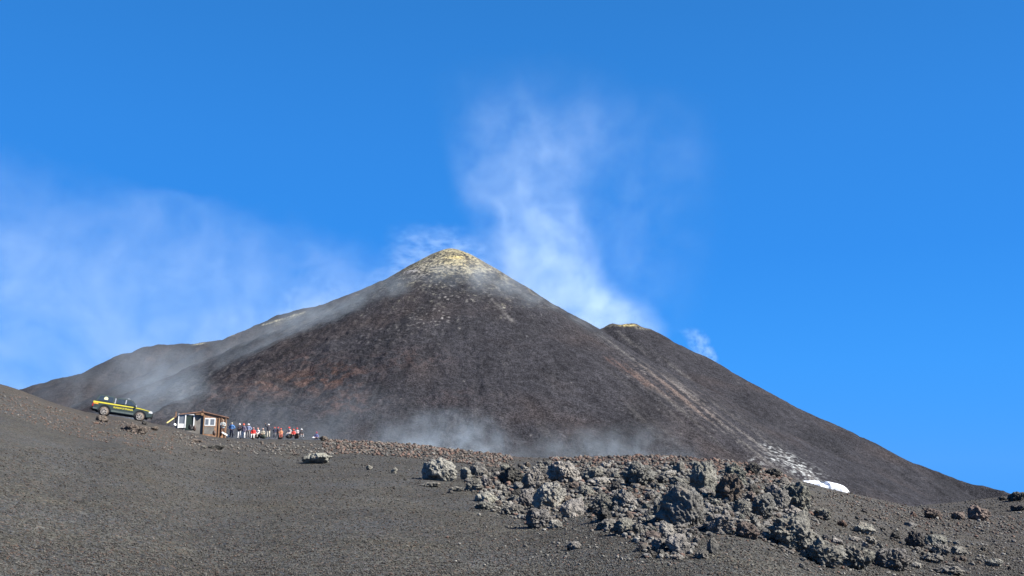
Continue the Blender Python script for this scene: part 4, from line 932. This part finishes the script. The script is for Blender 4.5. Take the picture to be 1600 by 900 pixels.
        bmesh.ops.translate(bm, vec=hc + Vector((0, 0, -.02)), verts=bm.verts); finish('hair', bm, pmat(hair or (.05, .03, .02)), o, True)
    for s_ in (-1, 1):
        bm = bmesh.new(); bmesh.ops.create_icosphere(bm, subdivisions=1, radius=.011, matrix=Matrix.Translation(hd + Vector((s_ * .033, -.088, .018)))); finish('eye', bm, M_BLACK, o)
    return o
RED = (.55, .045, .04); WHT = (.60, .58, .55); ORG = (.62, .10, .05); CR = (.50, .46, .36)
def seat_rock(px, foot, D, label):
    o = link('seat_rock', PROTO[int(px) % 14]); p = P(px, foot - 1, D + .12); o.location = (p.x, D + .15, p.z - .1); o.scale = (.62, .5, .5); o.color = (*TONE['brown'], 1); tag(o, label, 'rock', 'rocks the tourists sit on')
person(347.2, 681.5, 26, 'fold', (.26, .27, .26), (.10, .055, .04), None, 'person in pale grey jacket and brown trousers standing at the hut corner', .3, 96.8, (.28, .2, .13))
person(361.2, 683.2, 23, 'hips', (.07, .17, .36), (.055, .055, .075), None, 'person in bright blue jacket standing apart with hands on hips', -.2, 97, (.35, .36, .27))
person(373.2, 685.4, 24, 'fold', (.05, .045, .055), WHT, WHT, 'person in black jacket and white trousers, first of the standing trio', .2, 96.6)
person(379.8, 685.6, 24, 'phone', (.13, .11, .15), WHT, ORG, 'person in purplish grey jacket and white trousers, middle of the standing trio', -.3, 96.6)
person(387.3, 684.2, 22.5, 'hips', (.16, .19, .28), (.15, .14, .14), WHT, 'person in blue grey jacket with white helmet, last of the standing trio', .1, 97)
person(395.4, 685.5, 17, 'sit', RED, WHT, (.30, .16, .15), 'person seated in a bright red jacket and white trousers', .1, 96.6); seat_rock(395.4, 685.3, 96.7, 'brown rock under the person in the bright red jacket')
person(403.2, 683.6, 14.5, 'sit', WHT, (.32, .28, .26), (.50, .25, .20), 'person seated in a white jacket right of the bright red one', -.3, 97.2); seat_rock(403.2, 683.6, 97.3, 'brown rock under the person in the white jacket')
person(410.0, 684.0, 14, 'crouch', (.26, .24, .19), (.035, .04, .03), (.42, .30, .24), 'person crouching in beige top and dark trousers', .4, 97.2)
person(418.8, 683.6, 21.5, 'raise', (.045, .045, .055), CR, WHT, 'person in black jacket and cream trousers raising one arm', .2, 97.3)
person(428.4, 684.2, 17, 'phone', (.03, .035, .06), (.13, .13, .14), ORG, 'person in navy jacket with orange helmet standing low behind the crest', .3, 97.4)
person(433.8, 683.6, 16.5, 'down', (.07, .05, .06), (.08, .08, .09), RED, 'person with red helmet half hidden between navy jacket and tan jacket', -.2, 98.2)
person(438.2, 684.4, 14.5, 'sit', (.42, .19, .11), (.40, .12, .09), ORG, 'person seated in a tan and orange jacket', .3, 97.2); seat_rock(438.2, 684.4, 97.3, 'brown rock under the person in the tan jacket')
person(452.6, 683.4, 15.5, 'sit', (.42, .34, .32), WHT, RED, 'person in pale jacket with red helmet, first of the far seated cluster', -.5, 97.3); seat_rock(452.8, 683.6, 97.4, 'brown rock under the first of the far seated cluster')
person(458.2, 684.0, 13, 'crouch', (.45, .06, .05), (.03, .03, .035), ORG, 'person crouching in red jacket in the far seated cluster', .2, 96.9)
person(463.4, 683.6, 14.5, 'sit', (.35, .30, .30), (.04, .04, .045), RED, 'person in light jacket and black trousers in the far seated cluster', .3, 97.4); seat_rock(463.6, 683.8, 97.5, 'brown rock under the black-trousered person in the far cluster')
person(469.8, 684.2, 13.5, 'crouch', (.04, .04, .045), (.30, .30, .30), WHT, 'person in black jacket with white helmet ending the far seated cluster', .6, 97.0)
person(494.2, 689.0, 13.5, 'crouch', (.09, .10, .20), (.05, .05, .07), (.35, .05, .10), 'person in blue jacket with crimson helmet sitting alone past the group', .2, 97.5)
v, f = rock_verts(555, 3, rough=.1, blocky=.1); me = raw_mesh('white_bag', v, f, None, M_WHITE); o = link('white_bag', me); o.location = P(489.6, 685.6, 97.3); o.scale = (.34, .3, .22); tag(o, 'small white bag beside the person sitting alone', 'bag')
for (px, py, s_, mt, lab) in ((411.5, 684.5, .55, plain('olive cloth', (.025, .033, .02)), 'dark olive rucksack before the crouching person in beige'), (407.6, 684.3, .32, M_BLACK, 'small black rucksack beside the dark olive one'), (449.2, 683.8, .42, M_BLACK, 'black rucksack at the start of the far seated cluster')):
    bg_ = empty('rucksack', P(px, py, 96.4)); tag(bg_, lab, 'rucksack', 'rucksacks by the tour group')
    v, f = rock_verts(int(px * 7), 3, asp=(1, .6, 1), rough=.18, blocky=.3); o = link('main_bag', raw_mesh('main_bag', v, f, None, mt), bg_); o.scale = (s_, s_ * .6, s_ * .8)
    bm = bmesh.new(); bm_box(bm, (0, -s_ * .28, s_ * .3), (s_ * .6, s_ * .2, s_ * .35), .03); finish('front_pocket', bm, mt, bg_)

# ------------------------------------------------------------------ snow patch on the right crest
M_SNOW = plain('old snow', (0.66, 0.68, 0.70), .7, .2, 0, .22, 5, .03)
DS = float(smooth_interp(np.array([uv(1292, 760)[0]]), _cu, _cD, .075)[0]) + 1.0
rows = []
prof = [(1254, 751.2, 752.0), (1260, 751.0, 753.8), (1268, 751.0, 755.2), (1276, 751.2, 757.4), (1284, 751.5, 759.4), (1292, 752.3, 761.5), (1300, 754.0, 763.6), (1308, 755.6, 765.8), (1315, 758.0, 767.6), (1320, 761.5, 769.2), (1323, 765.5, 770.4), (1324.4, 769.6, 771.2)]
pxs_ = np.array([p[0] for p in prof], float); tp = np.array([p[1] for p in prof]); bt = np.array([p[2] for p in prof])
gx = np.linspace(1254, 1324.4, 90); tt = np.interp(gx, pxs_, tp); bb = np.interp(gx, pxs_, bt)
vs_, fs_ = [], []; NA = 22
for i, a in enumerate(gx):
    top_, bot_ = P(a, tt[i], DS), P(a, bb[i] + 2.0, DS); h_ = top_.z - bot_.z; depth = .5 + .9 * min(1, h_ / .5)
    for k in range(NA):
        t = k / (NA - 1) * math.pi; y = DS - depth * math.cos(t) * .5; zz = bot_.z + h_ * math.sin(t) ** .7 - (0 if k not in (0, NA - 1) else .3)
        # hollow melted into the face
        hol = math.exp(-((a - 1285) / 5.6) ** 4 - ((k - 6) / 4.0) ** 4); y += .62 * hol; zz -= .03 * hol
        n_ = .02 * float(noise3(np.array(a / 5), np.array(k / 4), np.array(0.), 5)); vs_.append((top_.x, y + n_, zz + n_))
for i in range(len(gx) - 1):
    for k in range(NA - 1): q = i * NA + k; fs_.append((q, q + NA, q + NA + 1, q + 1))
sp_ = link('snow_patch', raw_mesh('snow_patch', np.array(vs_), np.array(fs_), None, M_SNOW)); tag(sp_, 'white snow patch with a shaded hollow lying on the right crest', 'snow patch')

# ------------------------------------------------------------------ smoke and steam (real volumes standing where they rise)
def smoke(name, label, D, x0, x1, y0, y1, thick, xc, wd, am, dens, sc1, seed, thr=(.40, .70), depth_off=0.0, cut=None, warp=.25, stretch=(1, 1, 1), g=.2, steps=1.0):
    """box at distance D spanning photo columns x0..x1 and rows y0..y1. xc, wd, am: tables over height (0 bottom, 1 top):
    centre and half width (fractions of the box width) and strength."""
    a, b_ = P((x0 + x1) / 2, y1, D), P((x0 + x1) / 2, y0, D); Wm = (x1 - x0) * D / F; Hm = b_.z - a.z
    bm = bmesh.new(); bm_box(bm, (0, 0, Hm / 2), (Wm, thick, Hm))
    nb = NB(name); tc = nb.n('ShaderNodeTexCoord').outputs['Object']
    nv = nb.n('ShaderNodeVectorMath', {0: tc, 1: (seed * 313.0, seed * 71.0, 0)}, operation='ADD').outputs[0]
    st_ = nb.n('ShaderNodeVectorMath', {0: nv, 1: stretch}, operation='MULTIPLY').outputs[0]
    wn_ = nb.n('ShaderNodeTexNoise', {'Vector': st_, 'Scale': 1.0 / (sc1 * 2.2), 'Detail': 2.0, 'Roughness': .5}).outputs['Color']
    wv = nb.n('ShaderNodeVectorMath', {0: wn_, 1: (.5, .5, .5)}, operation='SUBTRACT').outputs[0]
    ws = nb.n('ShaderNodeVectorMath', {0: wv, 3: sc1 * warp * 4}, operation='SCALE').outputs[0]
    pv = nb.n('ShaderNodeVectorMath', {0: tc, 1: ws}, operation='ADD').outputs[0]
    sx = nb.n('ShaderNodeSeparateXYZ', {0: pv})
    h = nb.math('DIVIDE', sx.outputs[2], Hm); X_ = nb.math('DIVIDE', sx.outputs[0], Wm); Y_ = nb.math('DIVIDE', sx.outputs[1], thick * .5)
    def curve(tab):
        fcn = nb.n('ShaderNodeFloatCurve', {0: 1.0, 1: h}); c = fcn.mapping.curves[0]; fcn.mapping.use_clip = False
        c.points[0].location = tab[0]; c.points[1].location = tab[-1]
        for p in tab[1:-1]: c.points.new(*p)
        fcn.mapping.update(); return fcn.outputs[0]
    u_ = nb.math('DIVIDE', nb.math('SUBTRACT', nb.math('ADD', X_, .5), curve(xc)), curve(wd))
    r2 = nb.math('ADD', nb.math('MULTIPLY', u_, u_), nb.math('MULTIPLY', Y_, Y_))
    fall = nb.ramp(r2, 1.0, 0.0, 0.0, 1.0)
    nz = nb.n('ShaderNodeTexNoise', {'Vector': nb.n('ShaderNodeVectorMath', {0: nb.n('ShaderNodeVectorMath', {0: st_, 1: ws}, operation='ADD').outputs[0], 1: (1, 1, 1)}, operation='MULTIPLY').outputs[0], 'Scale': 1.0 / sc1, 'Detail': 4.5, 'Roughness': .6}).outputs[0]
    nn = nb.ramp(nz, thr[0], thr[1], 0.06, 1.0)
    # fade at the very faces of the box so that no face shows
    so = nb.n('ShaderNodeSeparateXYZ', {0: tc}); ex = nb.ramp(nb.math('ABSOLUTE', nb.math('DIVIDE', so.outputs[0], Wm)), .5, .44); ez = nb.ramp(nb.math('DIVIDE', so.outputs[2], Hm), 1.0, .9); ey = nb.ramp(nb.math('ABSOLUTE', nb.math('DIVIDE', so.outputs[1], thick)), .5, .4)
    e = nb.math('MULTIPLY', nb.math('MULTIPLY', ex, ez), ey)
    d = nb.math('MULTIPLY', nb.math('MULTIPLY', nb.math('MULTIPLY', fall, nn), nb.math('MULTIPLY', curve(am), dens)), e)
    pvn = nb.n('ShaderNodeVolumePrincipled', {'Color': (.82, .94, 1.0, 1), 'Density': d, 'Anisotropy': g}); nb.t.links.new(pvn.outputs[0], nb.out.inputs['Volume'])
    nb.m.cycles.volume_step_rate = steps
    o = finish(name, bm, nb.m); o.location = (a.x, D + depth_off, a.z); o.rotation_euler = (0, 0, -math.atan2(a.x, D) * 0.9)
    o.visible_shadow = True
    return tag(o, label, 'smoke', None, 'stuff')
# tall plume rising from behind the saddle between the two summits
smoke('smoke', 'tall pale smoke plume drifting up behind the main summit', 1860, 500, 1240, 70, 545, 190,
      [(0, .60), (.12, .56), (.2, .497), (.31, .455), (.42, .435), (.53, .425), (.63, .445), (.74, .455), (.85, .44), (1, .42)],
      [(0, .15), (.12, .165), (.2, .16), (.31, .165), (.42, .155), (.53, .17), (.63, .21), (.74, .24), (.85, .25), (1, .25)],
      [(0, 1.5), (.2, 1.4), (.35, .95), (.5, .58), (.65, .34), (.76, .19), (.86, .06), (.94, .01), (1, 0)], (.0086), 60, 1, (.26, .84), warp=.3)
smoke('smoke', 'faint wide smoke drifting right of the tall plume', 1900, 760, 1240, 130, 520, 220,
      [(0, .40), (.5, .42), (1, .40)], [(0, .30), (.5, .42), (1, .40)], [(0, .3), (.4, .5), (.8, .35), (1, 0)], .0017, 90, 2, (.36, .7))
# wide veil over the left flank
smoke('smoke', 'broad thin smoke veil hanging over the left flank', 1950, -420, 800, 190, 660, 330,
      [(0, .42), (.3, .47), (.5, .46), (.62, .43), (.70, .38), (.78, .20), (.9, .14), (1, .12)], [(0, .62), (.3, .60), (.5, .58), (.62, .54), (.70, .42), (.78, .27), (.9, .20), (1, .18)],
      [(0, 1.0), (.3, 1.0), (.5, .85), (.65, .55), (.75, .38), (.9, .28), (1, 0)], .0026, 85, 3, (.24, .80), warp=.6)
smoke('smoke', 'wisps curling off the left shoulder of the summit', 1640, 560, 800, 345, 440, 70,
      [(0, .48), (.4, .52), (1, .45)], [(0, .5), (.5, .42), (1, .3)], [(0, 1), (.5, .8), (.8, .3), (1, 0)], .017, 16, 4, (.38, .70), stretch=(.6, 1, 1.2))
smoke('smoke', 'small wisp rising from the left skyline', 1700, 380, 600, 415, 500, 70,
      [(0, .55), (1, .5)], [(0, .5), (1, .3)], [(0, 1), (.5, .6), (1, 0)], .007, 18, 5, (.42, .66))
smoke('smoke', 'small smoke puff on the right skyline', 1840, 1040, 1150, 510, 590, 60,
      [(0, .62), (.5, .55), (1, .35)], [(0, .2), (.5, .2), (1, .2)], [(0, .9), (.5, .9), (1, 0)], .013, 14, 6, (.42, .62))
# fumes on the face below the summit
smoke('smoke', 'bluish fumes clinging below the summit', 1330, 640, 960, 400, 535, 130,
      [(0, .72), (.4, .52), (.7, .36), (1, .25)], [(0, .35), (.5, .35), (1, .3)], [(0, .5), (.3, .9), (.6, 1), (.85, .6), (1, 0)], .0045, 30, 7, (.36, .68))
smoke('smoke', 'thin fumes running down the left flank', 1300, 330, 700, 420, 600, 130,
      [(0, .12), (.5, .48), (1, .85)], [(0, .34), (.5, .32), (1, .3)], [(0, .7), (.5, 1), (.85, .8), (1, 0)], .0055, 40, 8, (.34, .68))
smoke('dust', 'pale dust cloud rising behind the pickup and hut', 1050, 60, 460, 530, 720, 140,
      [(0, .45), (.4, .47), (.7, .46), (1, .42)], [(0, .55), (.3, .34), (.6, .22), (1, .3)], [(0, 1), (.4, 1), (.7, .7), (1, 0)], .0058, 34, 9, (.32, .68))
smoke('smoke', 'soft blue grey smoke over the far left shoulder', 1420, 20, 620, 470, 700, 130,
      [(0, .40), (.5, .46), (1, .75)], [(0, .5), (.5, .45), (1, .25)], [(0, .8), (.5, 1), (.85, .8), (1, 0)], .0030, 46, 13, (.26, .74))
# steam drifting along the foot of the cone
smoke('steam', 'white steam rising along the foot of the cone', 620, 540, 860, 630, 745, 60,
      [(0, .45), (.5, .48), (1, .5)], [(0, .62), (.4, .46), (.8, .3), (1, .2)], [(0, 1), (.35, 1), (.7, .45), (1, 0)], .0170, 14, 10, (.38, .66))
smoke('steam', 'thinner steam drifting on toward the lava jumble', 640, 800, 1130, 655, 745, 60,
      [(0, .45), (1, .45)], [(0, .6), (.5, .5), (1, .35)], [(0, 1), (.4, .8), (.8, .3), (1, 0)], .0110, 14, 11, (.38, .68))
smoke('steam', 'faint mist between the crest and the left foot of the cone', 760, 180, 700, 590, 720, 100,
      [(0, .5), (1, .5)], [(0, .6), (.5, .55), (1, .4)], [(0, 1), (.5, .7), (1, 0)], .0030, 30, 12, (.3, .7))
